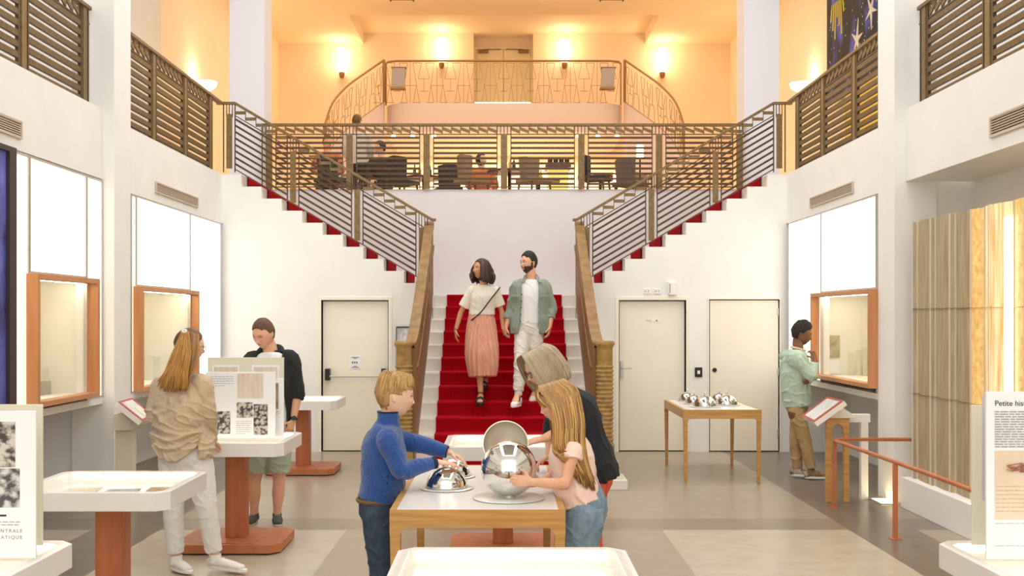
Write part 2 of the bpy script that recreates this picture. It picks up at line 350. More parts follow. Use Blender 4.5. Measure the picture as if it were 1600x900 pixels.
def display_window(sgn, X, y0, y1, z0, z1, label, items):
    t = thing('display_window', label, 'display window', (sgn*X, (y0+y1)/2, z0))
    pr = .09; th = .045
    def bx(w, xa, xb, *r): a, b = sorted((sgn*xa, sgn*xb)); w.box(a, b, *r)
    fr = []
    w = MB(); bx(w, X-pr, X+.02, y0, y0+th, z0, z1); w.build('frame_side', M_frame, t, bevel=.003)
    w = MB(); bx(w, X-pr, X+.02, y1-th, y1, z0, z1); w.build('frame_side', M_frame, t, bevel=.003)
    w = MB(); bx(w, X-pr, X+.02, y0+th, y1-th, z1-th, z1); w.build('frame_top', M_frame, t, bevel=.003)
    w = MB(); bx(w, X-pr, X+.02, y0+th, y1-th, z0, z0+th); w.build('frame_bottom', M_frame, t, bevel=.003)
    w = MB(); bx(w, X-.01, X-.004, y0+th, y1-th, z0+th, z1-th); w.build('pane', M_glass, t)
    w = MB(); D = .55
    bx(w, X+D, X+D+.02, y0+.03, y1-.03, z0+.03, z1-.03); bx(w, X+.02, X+D, y0+.01, y0+.03, z0+.03, z1-.03); bx(w, X+.02, X+D, y1-.03, y1-.01, z0+.03, z1-.03)
    bx(w, X+.02, X+D, y0+.01, y1-.01, z0+.01, z0+.03); bx(w, X+.02, X+D, y0+.01, y1-.01, z1-.03, z1-.01); w.build('niche', M_niche, t)
    w = MB(); bx(w, X+.05, X+.08, y0+.1, y1-.1, z1-.045, z1-.031); w.build('strip_light', mat('niche_strip', (255, 250, 235), .5, emit=22, emit_rgb=(255, 244, 222)), t)
    return t
XF = XN
# left far bay
ya, yb, yc = yx(213, XW), yx(297, XW), yx(345, XW)
glow_panel(-1, XW, ya, yb, 2.062, 2.97, 'white backlit panel above the wooden framed window behind the woman in beige')
glow_panel(-1, XW, yb+.005, yc, 1.0, 2.97, 'tall white backlit panel beside the left back corner')
glow_panel(-1, XW, 10.7, ya-.005, 1.0, 2.97, 'narrow backlit strip between the left column and the far left window', M_glow2)
tL = display_window(-1, XW, yx(209, XW), yx(300, XW), 1.01, 2.06, 'orange wooden framed display window partly behind the long haired woman', None)
# left near bay
ya, yb = yx(46, XN), yx(135, XN)
glow_panel(-1, XN, ya, yb, 2.102, 3.04, 'large white backlit panel above the nearest left window')
glow_panel(-1, XN, yb+.005, 10.235, 1.0, 3.04, 'tall narrow cream backlit panel just before the left column', M_glow2)
y2 = yx(15, XN)
glow_panel(-1, XN, y2+.005, ya-.005, 1.0, 3.04, 'cream backlit panel between the blue picture and the nearest left window', M_glow2)
tN = display_window(-1, XN, yx(42, XN), yx(141, XN), 1.03, 2.1, 'orange wooden framed display window nearest on the left, empty shelf inside', None)
# right far bay
ya, yb, yc = yx(1369, XW), yx(1283, XW), yx(1232, XW)
glow_panel(1, XW, ya, yb, 2.032, 2.97, 'white backlit panel above the right framed window')
glow_panel(1, XW, yb+.005, yc, 1.0, 2.97, 'tall white backlit panel behind the young man in the hoodie')
glow_panel(1, XW, 10.7, ya-.005, 1.0, 2.97, 'narrow backlit strip between right window and column', M_glow2)
tR = display_window(1, XW, yx(1372, XW), yx(1278, XW), 1.05, 2.03, 'orange wooden framed display window beside the young man in the hoodie', None)
# things inside the niches
yn = yx(1278, XW)-.032; w = MB(); w.box(3.76, 3.915, yn-.008, yn, 1.28, 1.54)
single('old_photograph', w, mat('sepia_print', (196, 180, 140), .6, rgb2=(150, 134, 100), scale=14), 'sepia portrait print inside the right display window', 'photograph')
for i in range(4):
    w = MB(); x0 = 3.98+i*.07; w.box(x0, x0+.055, 12.55-.03*i, 12.56-.03*i, 1.085, 1.34+.03*(i % 3))
    single('small_card', w, mat('pale_card', (216, 208, 186), .6), 'pale card standing in the right display window, %s in its row' % ['leftmost', 'second from left', 'third from left', 'rightmost'][i], 'card', 'cards in the right window')
w = MB(); w.box(-XN-.46, -XN-.30, 9.6, 9.8, 1.061, 1.18); single('display_block', w, mat('grey_green_block', (178, 176, 156), .6), 'low grey box on the floor of the nearest left display window', 'box', bevel=.004)
for i in range(3):
    w = MB(); w.lathe([(0, 1.061), (.03, 1.061), (.04, 1.085), (.03, 1.095), (0, 1.095)], -XN-.43+i*.1, 9.3, 16)
    single('small_dish', w, M_case, 'small white dish at the foot of the nearest left window, %s of three' % ['leftmost', 'middle', 'rightmost'][i], 'dish', 'dishes in the left window', smooth=True)
w = MB(); w.box(-XW-.45, -XW-.3, 12.3, 12.55, 1.041, 1.3); single('display_glass_box', w, mat('pale_glass_block', (214, 216, 200), .2), 'pale glass box inside the far left display window', 'box')
w = MB(); w.box(3.76, 3.905, yn-.02, yn, 1.09, 1.26); single('white_card', w, M_paper, 'white card below the sepia portrait in the right display window', 'card')
# beige plinth panel under near left window
w = MB(); w.box(-4.42, -4.36, 8.5, 9.45, 0, .94)
single('wall_plinth_panel', w, mat('beige_panel', (204, 196, 178), .6, rgb2=(196, 188, 170), scale=30), 'beige upright panel on the wall below the nearest left window', 'panel')
# dark blue picture at far left
t = thing('blue_picture', 'dark framed blue and violet picture on the left wall at the image edge', 'picture', (-XN, 8.1, 1.0))
w = MB(); w.box(-XN, -XN+.03, 6.9, yx(3, XN)-.0, 1.04, 3.03)
mp = mat('blue_mural', (34, 26, 66), .5, rgb2=(120, 122, 214), scale=3.2, contrast=.4, stretch=(1, 1, .6), emit=.12)
w.build('picture', mp, t)
w = MB(); w.box(-XN, -XN+.06, yx(3, XN), yx(14, XN), 1.0, 3.04); w.box(-XN, -XN+.06, 6.85, yx(3, XN), 1.0, 1.04); w.box(-XN, -XN+.06, 6.85, yx(3, XN), 3.0, 3.04)
w.build('frame', mat('dark_frame', (58, 42, 44), .5), t)
# vents
def vent(sgn, X, y0, y1, z0, z1, label):
    t = thing('wall_vent', label, 'vent', (sgn*X, (y0+y1)/2, z0), 'slotted air vents high on the side walls')
    def bx(w, xa, xb, *r): a, b = sorted((sgn*xa, sgn*xb)); w.box(a, b, *r)
    m = mat('vent_metal', (206, 188, 164), .5); md = mat('vent_dark', (96, 84, 70), .6)
    w = MB(); bx(w, X-.002, X+.002, y0, y1, z0, z1); w.build('backing', md, t)
    w = MB(); bx(w, X-.018, X-.002, y0, y0+.02, z0, z1); bx(w, X-.018, X-.002, y1-.02, y1, z0, z1); bx(w, X-.018, X-.002, y0+.02, y1-.02, z0, z0+.015); bx(w, X-.018, X-.002, y0+.02, y1-.02, z1-.015, z1)
    w.build('frame', m, t)
    w = MB(); n = 8
    for i in range(1, n): z = z0+(z1-z0)*i/n; bx(w, X-.014, X-.002, y0+.02, y1-.02, z-.004, z+.004)
    w.build('slats', m, t)
vent(-1, XW, yx(242, XW), yx(308, XW), 3.06, 3.18, 'slotted vent high on the wall above the far left window')
vent(1, XW, yx(1334, XW), yx(1267, XW), 3.06, 3.18, 'slotted vent high on the wall above the far right window')
vent(-1, XN, 7.3, yx(32, XN), 3.14, 3.28, 'slotted vent on the fascia at the left image edge')
vent(1, XN, 7.2, yx(1549, XN), 3.14, 3.30, 'slotted vent on the fascia at the right image edge')
# ================================================================ STAIRS
t = thing('central_staircase', 'white stone central staircase rising to the landing under a red carpet', 'staircase', (0, 11.31, 0))
pts = [(11.31, 0)]
for n in range(1, 13): y = 11.31+(n-1)*TREAD; pts += [(y, n*RISE), (y+TREAD, n*RISE)]
pts += [(Y13, ZL), (Y13+.2, ZL), (Y13+.2, 0)]
w = MB(); w.prism(pts, 'x', -.95, .95); w.build('steps', M_step, t, bevel=.012)
cw = .76; top = []; bot = []
prof = [(11.31-.012, 0.0)]
for n in range(1, 14):
    y = 11.31+(n-1)*TREAD; z = n*RISE+.012
    prof += [(y-.012, z-.045), (y-.024, z-.028), (y-.026, z-.012), (y-.018, z-.002), (y-.004, z)]
    prof += [(y+TREAD-.014, z)] if n < 13 else [(YL-.4, z)]
inner = []
for i, (a, b) in enumerate(prof): inner.append((a+.02, b-.013))
w = MB(); vs = [(x, a, b) for x in (-cw, cw) for a, b in prof]; n = len(prof)
w.add(vs, [(i, i+1, n+i+1, n+i) for i in range(n-1)])
for s in (-1, 1):   # thickness edges
    vs = [(s*cw, a, b) for a, b in prof]+[(s*cw, a+.02, b-.013) for a, b in prof]
    w.add(vs, [(i, i+1, n+i+1, n+i) for i in range(n-1)])
w.build('carpet', M_carpet, t, smooth=True, angle=50, fix=False)
for sgn, s in ((-1, 'left'), (1, 'right')):
    t = thing('side_staircase', 'white side flight with red carpet climbing from the landing up to the %s gallery' % s, 'staircase', (sgn*1.04, YW+.2, ZL), 'side flights off the landing')
    pts = [(sgn*riserX[0], ZL-.2)]
    for i, x in enumerate(riserX): pts += [(sgn*x, ZL+i*RISE), (sgn*x, ZL+(i+1)*RISE)]
    pts += [(sgn*(riserX[-1]+.26), ZL+10*RISE), (sgn*(riserX[-1]+.26), ZL-.2)]
    w = MB(); w.prism(pts, 'y', YW+.2, YL-.002); w.build('steps', M_step, t)
    w = MB(); off = .012; pf = []
    for i, x in enumerate(riserX):
        pf += [(x-off, ZL+i*RISE+off), (x-off-.008, ZL+(i+1)*RISE-.01), (x, ZL+(i+1)*RISE+off)]
    pf += [(riserX[-1]+.26, ZL+10*RISE+off)]
    n = len(pf); vs = [(sgn*a, y, z) for y in (YW+.34, YL-.12) for a, z in pf]
    w.add(vs, [(i, i+1, n+i+1, n+i) for i in range(n-1)]); w.build('carpet', M_carpet, t)
# ---------------------------------------------------------------- balustrades of the central flight
for sgn, s in ((-1, 'left'), (1, 'right')):
    t = thing('stair_balustrade', 'solid brown wooden balustrade %s of the red carpet, ending in a ringed newel' % s, 'balustrade', (sgn*1.0, 11.3, 0))
    top = [(14.32, 2.99), (13.6, 2.55), (12.9, 2.14), (12.3, 1.80), (11.9, 1.60), (11.6, 1.50), (11.38, 1.46)]
    bot = [(11.38, .12), (11.6, .33), (14.32, 1.97)]
    def xs_(a, b): return sorted((sgn*a, sgn*b))
    w = MB(); a, b = xs_(.935, 1.035); w.prism(top+bot, 'x', a, b); w.build('panel', M_wood, t, bevel=.006)
    w = MB()
    a, b = xs_(.925, 1.045); w.prism([(y, z+.03) for y, z in top]+[(y, z-.035) for y, z in top[::-1]], 'x', a, b)
    w.build('handrail', M_wood, t, bevel=.008)
    w = MB()
    for dz in (.30,):
        for (y0, z0), (y1, z1) in zip(top[:-2], top[1:-1]):
            if z1-dz > (y1-11.3)*.604+.2: w.bar((sgn*.93, y0, z0-dz), (sgn*.93, y1, z1-dz), .02, .035)
    w.build('moulding', M_wood, t)
    # newel
    nx, ny = sgn*1.045, 11.3
    pr = [(0, .19), (.088, .19), (.088, .34)]
    pr += [(.084, .36)]
    z = .37
    while z < 1.22:
        pr += [(.082, z), (.081, z+.008), (.09, z+.014), (.093, z+.024), (.09, z+.034), (.081, z+.039)]; z += .0445
    pr += [(.082, 1.25), (.082, 1.43), (.09, 1.45), (.102, 1.465), (.102, 1.49), (.094, 1.505), (0, 1.505)]
    w = MB(); w.lathe(pr, nx, ny, 28); w.build('newel_post', M_newel, t, smooth=True, angle=60)
    w = MB(); w.box(nx-.09, nx+.09, ny-.09, ny+.09, .19, .44); w.build('newel_foot', M_newel, t, bevel=.005)
    w = MB(); a, b = xs_(.86, 1.17); w.box(a, b, 11.08, 11.5, .1, .19); a, b = xs_(.83, 1.25); w.box(a, b, 11.02, 11.5, 0, .1)
    w.build('base_block', M_step, t, bevel=.005)
    w = MB(); a, b = xs_(.94, 1.05); w.box(a, b, 11.5, YW, .0, .09); w.prism([(11.5, .09), (YW, .09), (YW, 1.9), (11.55, .3)], 'x', a, b); w.build('side_wall', M_white, t)
# ---------------------------------------------------------------- metal railings
def flat_railing(t, A, B, z0, h, posts, nsl=10, end=True, frieze=.11):
    # a straight level railing from A to B (x,y), posts given as distances along it
    A, B = V((A[0], A[1], 0)), V((B[0], B[1], 0)); L = (B-A).length; d = (B-A)/L; n = V((-d.y, d.x, 0))
    def at(s, z, o=0): return A+d*s+n*o+V((0, 0, z))
    w = MB(); w.bar(at(0, z0+h-.02), at(L, z0+h-.02), .06, .04); w.build('top_rail', M_post, t, bevel=.004)
    w = MB(); w.bar(at(0, z0+h-.04-frieze-.006), at(L, z0+h-.04-frieze-.006), .02, .012); w.bar(at(0, z0+.03), at(L, z0+.03), .02, .014); w.build('thin_rail', M_bronze, t)
    zf0, zf1 = z0+h-.04-frieze, z0+h-.04
    for i, s in enumerate(posts):
        w = MB(); w.bar(at(s, z0, 0), at(s, zf0, 0), .03, .095, up=d); w.build('post', M_post, t, bevel=.003)
        w = MB()
        for o in (-.1, .1):
            if 0 <= s+o <= L: w.bar(at(s+o, z0), at(s+o, zf1), .014, .014, up=d)
        for o in (-.05, 0, .05): w.bar(at(s+o, zf0), at(s+o, zf1), .01, .012, up=d)
        w.build('post_bars', M_bronze, t)
    br = [0]+list(posts)+[L]
    for s0, s1 in zip(br[:-1], br[1:]):
        a = s0+(.1 if s0 in posts else 0); b = s1-(.1 if s1 in posts else 0)
        if b-a < .12: continue
        w = MB()
        for k in range(nsl):
            z = z0+.075+(zf0-z0-.13)*k/(nsl-1); w.bar(at(a, z), at(b, z), .022, .03)
        w.build('slat_panel', M_bronze, t)
        w = MB(); m = max(1, round((b-a)/.14)); st = (b-a)/m
        for k in range(m):
            x0, x1 = a+k*st, a+(k+1)*st
            w.bar(at(x1-.004, zf0), at(x1-.004, zf1), .008, .012, up=d)
            vs = [at(x0, zf1-.008, .006), at(x0, zf1-.055, .006), at(x1, zf0+.003, .006), at(x1, zf0+.05, .006)]
            w.add(vs+[v-n*.012 for v in vs], [(0, 1, 2, 3), (7, 6, 5, 4), (0, 4, 5, 1), (1, 5, 6, 2), (2, 6, 7, 3), (3, 7, 4, 0)])
        w.build('frieze', M_post, t)
t = thing('landing_railing', 'long bronze slatted railing of the upper floor above the landing', 'railing', (0, YL, ZT))
flat_railing(t, (-3.51, YL-.03), (3.51, YL-.03), ZT, .95, [.1]+[(px-CX)/107.5+3.51 for px in (547, 667, 787.5, 908, 1029)]+[6.92])
def side_gallery_railing(sgn, X, y0, y1, ps, label, z0=ZT, h=.95, nsl=9, dx=.05):
    t = thing('gallery_railing', label, 'railing', (sgn*(X+dx), y0, z0), 'slatted gallery railings')
    # thicker slats seen steeply from below
    def bx(w, xa, xb, *r): a, b = sorted((sgn*xa, sgn*xb)); w.box(a, b, *r)
    Xa = X+dx
    w = MB(); bx(w, Xa-.035, Xa+.035, y0, y1+(.47 if y1 > 13 else 0), z0+h-.035, z0+h); w.build('top_rail', M_post, t, bevel=.004)
    w = MB(); bx(w, Xa-.012, Xa+.012, y0, y1, z0+h-.17, z0+h-.155); bx(w, Xa-.012, Xa+.012, y0, y1, z0+.0, z0+.015); w.build('thin_rail', M_bronze, t)
    for y in ps:
        w = MB(); bx(w, Xa-.02, Xa+.02, y-.045, y+.045, z0, z0+h-.035)
        w.build('post', M_post, t, bevel=.003)
        w = MB(); [bx(w, Xa-.015, Xa+.015, y+o-.012, y+o+.012, z0, z0+h-.035) for o in (-.085, .085)]; w.build('post_bars', M_bronze, t)
    br = [y0]+[p for p in ps]+[y1]
    for a, b in zip(br[:-1], br[1:]):
        a += .1 if a in ps else 0; b -= .1 if b in ps else 0
        if b-a < .15: continue
        w = MB()
        for k in range(nsl):
            z = z0+.055+(h-.26)*k/(nsl-1); bx(w, Xa-.014, Xa+.014, a, b, z-.025, z+.025)
        w.build('slat_panel', M_slat, t)
        w = MB(); m = max(1, round((b-a)/.145)); st = (b-a)/m
        for k in range(m):
            u, v_ = a+k*st, a+(k+1)*st; zt, zb = z0+h-.035, z0+h-.155
            bx(w, Xa-.008, Xa+.008, v_-.012, v_-.002, zb, zt)
            vs = [(sgn*(Xa-.008), u, zt), (sgn*(Xa-.008), u, zt-.05), (sgn*(Xa-.008), v_, zb), (sgn*(Xa-.008), v_, zb+.05)]
            w.add(vs+[(p[0]+sgn*.016, p[1], p[2]) for p in vs], [(0, 1, 2, 3), (7, 6, 5, 4), (0, 4, 5, 1), (1, 5, 6, 2), (2, 6, 7, 3), (3, 7, 4, 0)])
        w.build('frieze', M_post, t)
side_gallery_railing(-1, XW, 10.7, 13.7, [yx(243, XW), yx(292, XW), yx(331, XW)], 'bronze slatted railing along the left gallery between column and stairs', dx=.03)
side_gallery_railing(1, XW, 10.7, 13.7, [yx(1332, XW), yx(1283, XW), yx(1244, XW)], 'bronze slatted railing along the right gallery between stairs and column', dx=.03)
side_gallery_railing(-1, XN, 6.8, 10.2, [8.8, 10.08], 'bronze slatted railing of the near left gallery in the top left corner', dx=.12, z0=3.71, nsl=9)
side_gallery_railing(1, XN, 6.8, 10.2, [8.75, 10.08], 'bronze slatted railing of the near right gallery in the top right corner', dx=.12, z0=3.71, nsl=9)
# raking railings of the side flights
for sgn, s in ((-1, 'left'), (1, 'right')):
    t = thing('stair_railing', 'bronze slatted railing sloping down the %s side flight' % s, 'railing', (sgn*3.5, YW+.05, ZT))
    Y = YW+.04; sl = RISE/.2655
    def X(px): return (CX-px)/120.0          # distance off the axis from an image column of the left flight
    xt, xb = X(366), X(675)                  # top and bottom of the sloping part
    def zr(x): return 1.75+(496-158)/120.0-(xt-x)*sl     # rail height at x
    def pt(x, dz): return V((sgn*x, Y, zr(x)+dz))
    w = MB(); w.bar(pt(xt, -.02), pt(xb, -.02), .05, .035); w.bar((sgn*X(337), Y, zr(xt)-.02), (sgn*xt, Y, zr(xt)-.02), .05, .035)
    w.bar((sgn*xb, Y, zr(xb)-.02), (sgn*X(681), Y, zr(xb)-.02), .05, .035); w.build('handrail', M_post, t, bevel=.004)
    w = MB(); w.bar(pt(xt, -.18), pt(X(662), -.18), .014, .012); w.bar(pt(xt, -.88), pt(X(662), -.88), .014, .014); w.build('thin_rail', M_bronze, t)
    posts = [X(357), X(457), X(557.5), X(658.5)]
    for i, x in enumerate(posts):
        xx = min(x, xt); zt = zr(xx)
        zlow = zt-.87 if i else zt-.87
        w = MB(); w.box(sgn*x-.037, sgn*x+.037, Y-.012, Y+.012, zlow, zt-.2 if i else zt-.16); w.build('post', M_post, t, bevel=.003)
        w = MB()
        for o in (-.075, .075):
            zz = zr(min(x+o, xt)); w.vbar(sgn*(x+o), Y, zz-(.92 if i == 0 else .87), zz-.03, .014, .014)
        for o in (-.04, 0, .035):
            zz = zr(min(x+o, xt)); w.vbar(sgn*(x+o), Y, zt-.2, zz-.03, .01, .012)
        w.build('post_bars', M_bronze, t)
    for a, b in zip(posts[:-1], posts[1:]):
        a -= .075; b += .075
        w = MB()
        for k in range(8):
            dz = -.225-k*.0835; w.bar(pt(a, dz), pt(b, dz), .02, .026)
        w.build('slat_panel', M_bronze, t)
        w = MB(); m = round((a-b)/.146); st = (a-b)/m
        for k in range(m):
            x0 = a-k*st; x1 = x0-st
            zz = zr(x0)-.125+.0
            w.box(min(sgn*x0, sgn*x1), max(sgn*x0, sgn*x1), Y-.008, Y+.008, zz-.04, zz)
            w.vbar(sgn*x1, Y, zz-.04-(st*sl if k < m-1 else 0), zr(x1)-.03, .009, .012)
        w.build('frieze', M_post, t)
# ================================================================ UPPER FLOOR: MEZZANINE, SCONCES, CAFE
KM, KB = 75.0, 65.0; YM = F/KM
def mz(px): return (px-CX)/KM
t = thing('mezzanine_balcony', 'pale pink curved balcony front high on the back wall of the cafe', 'balcony', (0, YM, ZM))
XA = 2.5; segs = []
R_ = .5
outl = [(-XA, YB-.01), (-XA, YM+R_)]+[(-XA+R_-R_*math.cos(a), YM+R_-R_*math.sin(a)) for a in [i*PI/16 for i in range(1, 8)]]+[(-XA+R_, YM), (XA-R_, YM)]
outl += [(XA-R_+R_*math.sin(a), YM+R_-R_*math.cos(a)) for a in [i*PI/16 for i in range(1, 8)]]+[(XA, YM+R_), (XA, YB-.01)]
w = MB(); w.prism(outl, 'z', ZM-.6, ZM); w.build('balcony_body', mat('pink_plaster', (214, 190, 176), .75), t)
w = MB(); w.box(mz(742), mz(829), YM+.01, YM+.04, ZM+.001, ZM+.016); single('floor_light_strip', w, mat('strip_glow', (255, 255, 250), .5, emit=5, emit_rgb=(255, 248, 226)), 'thin white light strip on the balcony edge below the double door', 'light strip')
# curved stairs on either side, with stringer
M_thin = mat('thin_bronze_rod', (150, 110, 66), .4, .5)
def arc_pts(sgn, n=16):      # plan curve of the outer side of the curving stair, from the balcony corner out and down
    out = []
    for i in range(n+1):
        u = i/n; px, yt = cr([V((600, 97, 0)), V((572, 116, 0)), V((543, 137, 0)), V((520, 163, 0)), V((508, 196, 0))], u).xy; yb = yt+64+4*u
        Y = YM+.15-1.0*u
        out.append((px, yb, Y))
    return out
for sgn, s in ((-1, 'left'), (1, 'right')):
    t = thing('curved_stair_flank', 'pale curving stair flank sweeping down from the %s end of the high balcony' % s, 'stair flank', (sgn*2.6, YM, ZM-1), 'flanks of the curved cafe stair')
    ap = arc_pts(sgn); base = [P(a[0], a[1], a[2]) for a in ap]
    if sgn > 0: base = [V((-b.x, b.y, b.z)) for b in base]
    w = MB(); n = len(base)
    for i in range(n-1):
        a, b = base[i], base[i+1]
        up = V((0, 0, .02)); lo_a, lo_b = V((a.x, a.y, ZT)), V((b.x, b.y, ZT)); o = V((0, .12, 0))
        w.add([lo_a, lo_b, b+up, a+up, lo_a+o, lo_b+o, b+up+o, a+up+o], [(0, 1, 2, 3), (7, 6, 5, 4), (3, 2, 6, 7), (0, 4, 5, 1)])
    w.build('flank_wall', mat('pink_plaster', (240, 218, 208), .75), t)
    t = thing('curved_stair_railing', 'thin bronze railing with trapezoid pattern curving down at the %s of the high balcony' % s, 'railing', (sgn*2.6, YM, ZM), 'curving thin railings')
    H = .9
    w = MB(); w.tube([b+V((0, 0, H)) for b in base], .022, 8); w.build('handrail', M_thin, t, smooth=True)
    w = MB(); w.tube([base[0]+V((0, 0, .02)), base[0]+V((0, 0, H))], .03, 8); w.tube([base[-1]+V((0, 0, 0)), base[-1]+V((0, 0, H))], .03, 8); w.build('end_posts', M_thin, t)
    w = MB(); w.tube([b+V((0, 0, .03)) for b in base], .009, 6)
    def at(u, z):
        f = max(0, min(u, .9999))*(n-1); i = int(f); return base[i].lerp(base[i+1], f-i)+V((0, 0, z))
    m = 5
    for k in range(m):
        u = (k+.05)/m; du = 1/m
        for (a, b) in (((.1, .88), (.3, .05)), ((.35, .88), (.25, .5)), ((.25, .5), (.6, .5)), ((.6, .5), (.5, .88)), ((.1, .88), (.35, .88)), ((.75, .88), (.55, .05)), ((.42, .5), (.42, .3)), ((.3, .3), (.55, .3)), ((.7, .4), (.95, .4)), ((.7, .4), (.62, .05)), ((.95, .4), (1.0, .05)), ((.85, .88), (.85, .4))):
            w.bar(at(u+a[0]*du, a[1]*H), at(u+b[0]*du, b[1]*H), .009, .009)
    w.build('rod_pattern', M_thin, t)
t = thing('balcony_railing', 'thin bronze railing with trapezoid rod pattern along the high balcony', 'railing', (0, YM, ZM))
x0, x1 = mz(601), mz(972); Yr = YM+.05; H = .89
w = MB(); w.tube([(x0, Yr+.25, ZM+H), (x0+.06, Yr+.08, ZM+H), (x0+.25, Yr, ZM+H), (x1-.25, Yr, ZM+H), (x1-.06, Yr+.08, ZM+H), (x1, Yr+.25, ZM+H)], .022, 8); w.build('handrail', M_thin, t, smooth=True)
w = MB(); per = 41.8/KM; nper = 9; xs0 = mz(787)-per*4.5
def zf(y): return (160-y)/67*H
for k in range(nper+0):
    xc = xs0+k*per
    def B(a, b): w.bar((xc+a[0]*per, Yr, ZM+a[1]*H), (xc+b[0]*per, Yr, ZM+b[1]*H), .009, .009)
    B((0, 0), (0, 1))
    B((.10, .95), (.10, .95)) if False else None
    # upper inverted trapezoids left and right, T link, lower trapezoid
    B((.1, .95), (.42, .95)); B((.1, .95), (.34, .02)); B((.42, .95), (.3, .58)); B((.3, .58), (.72, .58)); B((.72, .58), (.58, .95)); B((.58, .95), (.9, .95)); B((.9, .95), (.68, .02))
    B((.51, .58), (.51, .29)); B((.37, .29), (.65, .29)); B((-.22, .42), (.22, .42)); B((.22, .42), (.1, .02)) if False else None
    B((-.22, .42), (-.12, .02)); B((.22, .42), (.12, .02)); B((-.4, .02), (-.12, .02)); B((.12, .02), (.4, .02))
w.build('rod_pattern', M_thin, t)
w = MB(); [w.vbar(x, Yr+.2, ZM, ZM+H, .03, .03) for x in (x0, x1)]; w.build('end_posts', M_thin, t)
for px, s in ((623, 'left'), (950, 'right')):
    t = thing('fabric_lantern', 'grey fabric lantern standing out at the %s end of the high balcony railing' % s, 'lamp', P(px, 140, YM-.2), 'lanterns on the high balcony')
    c = P(px, 122, YM-.15); w = MB(); vs = []
    w.prism([(c.x-.15, c.z-.2), (c.x+.12, c.z-.2), (c.x+.14, c.z+.2), (c.x-.13, c.z+.2)], 'y', c.y-.08, c.y+.08)
    w.build('shade', mat('grey_fabric', (158, 146, 136), .8), t, bevel=.01)
    w = MB(); w.box(c.x-.17, c.x+.14, c.y-.1, c.y+.1, c.z-.235, c.z-.2); w.build('lantern_base', M_thin, t)
    w = MB(); w.box(c.x-.15, c.x+.16, c.y-.09, c.y+.09, c.z+.2, c.z+.215); w.build('lantern_top', M_thin, t)
    w = MB(); w.box(c.x-.01, c.x+.01, c.y+.08, YM+.05, c.z-.1, c.z-.06); w.build('arm', M_thin, t)
for px, yt, ybm, lb in ((534, 76, 113, 'lit tube sconce on the back wall, leftmost of four'), (690, 60, 98, 'lit tube sconce on the back wall, second from left'), (882, 62, 98, 'lit tube sconce on the back wall, third from left'), (1035, 76, 113, 'lit tube sconce on the back wall, rightmost of four')):
    a, b = P(px, yt, YB-.12), P(px, ybm, YB-.12)
    t = thing('wall_sconce', lb, 'wall lamp', b, 'tube sconces in the cafe')
    w = MB(); w.tube([b, a], .075, 16); w.build('glass_tube', M_lamp, t, smooth=True)
    w = MB(); w.tube([b-V((0, 0, .14)), b-V((0, 0, .06)), b], [.04, .07, .07], 14); w.box(b.x-.03, b.x+.03, b.y, YB, b.z-.08, b.z-.03); w.build('bracket', M_thin, t, smooth=True)
    point_light('sconce_light', (a.x, YB-.45, (a.z+b.z)/2+.1), 8, (1.0, .80, .55), .1)
def bowl(px, py, X, lb, r=.2):
    Y = F*X/abs(px-CX); c = P(px, py, Y); s = -1 if px < CX else 1
    t = thing('bowl_sconce', lb, 'wall lamp', c, 'uplighter bowls')
    w = MB(); pr = [(r*math.sin(i*PI/2/8)*1.0, c.z-.16*math.cos(i*PI/2/8)) for i in range(9)]; pr += [(r-.012, pr[-1][1])]+[((r-.012)*math.sin(i*PI/2/8), c.z-.148*math.cos(i*PI/2/8)) for i in range(7, -1, -1)]
    w.lathe(pr, c.x, Y, 28); w.build('glass_bowl', M_bowl, t, smooth=True)
    w = MB(); w.box(min(c.x+s*r*.9, c.x+s*(r+.12)), max(c.x+s*r*.9, c.x+s*(r+.12)), Y-.05, Y+.05, c.z-.1, c.z-.02); w.build('arm', M_case, t)
    point_light('bowl_light', (c.x+s*.05, Y, c.z+.06), 9, (1.0, .84, .62), .05)
bowl(321, 128, XS-.22, 'lit half bowl uplighter on the left cafe wall above the railing')
bowl(1252, 130, XS-.22, 'lit half bowl uplighter on the right cafe wall above the railing')
bowl(407, 130, XS-.25, 'lit bowl peeping out behind the left rear column')
bowl(1168, 130, XS-.25, 'lit bowl peeping out behind the right rear column')
# double door in the recess of the back wall
t = thing('balcony_double_door', 'cream double door with two closers behind the high balcony railing', 'door', (0, YB+.4, ZM))
zt = 1.75+(496-80)/KB*1.02
xm = (xl+xr)/2; M_cd = mat('yellow_cream_door', (242, 228, 184), .5)
for a, b in ((xl+.06, xm-.004), (xm+.004, xr-.06)):
    w = MB(); w.box(a, b, YB+.38, YB+.44, ZM, zt); w.build('door_leaf', M_cd, t, bevel=.004)
w = MB(); w.box(xl, xl+.055, YB+.36, YB+.45, ZM, zt+.05); w.box(xr-.055, xr, YB+.36, YB+.45, ZM, zt+.05); w.box(xl+.055, xr-.055, YB+.36, YB+.45, zt+.005, zt+.05); w.build('frame', M_cd, t)
for a, b in ((xl+.1, xl+.35), (xr-.35, xr-.1)):
    w = MB(); w.box(a, b, YB+.31, YB+.38, zt-.09, zt-.02); cl = w.build('door_closer', M_thin, t, bevel=.005)
    w = MB(); m = xl+.65 if a < xm else xr-.65; w.bar(((a+b)/2, YB+.33, zt-.01), (m, YB+.33, zt+.0), .015, .015); w.build('closer_arm', M_dark, cl)
w = MB(); w.tube([(xm+.05, YB+.38, ZM+1.0-.3), (xm+.05, YB+.34, ZM+.7), (xm+.16, YB+.34, ZM+.7)], .012, 8); w.build('door_handle', M_dark, t)
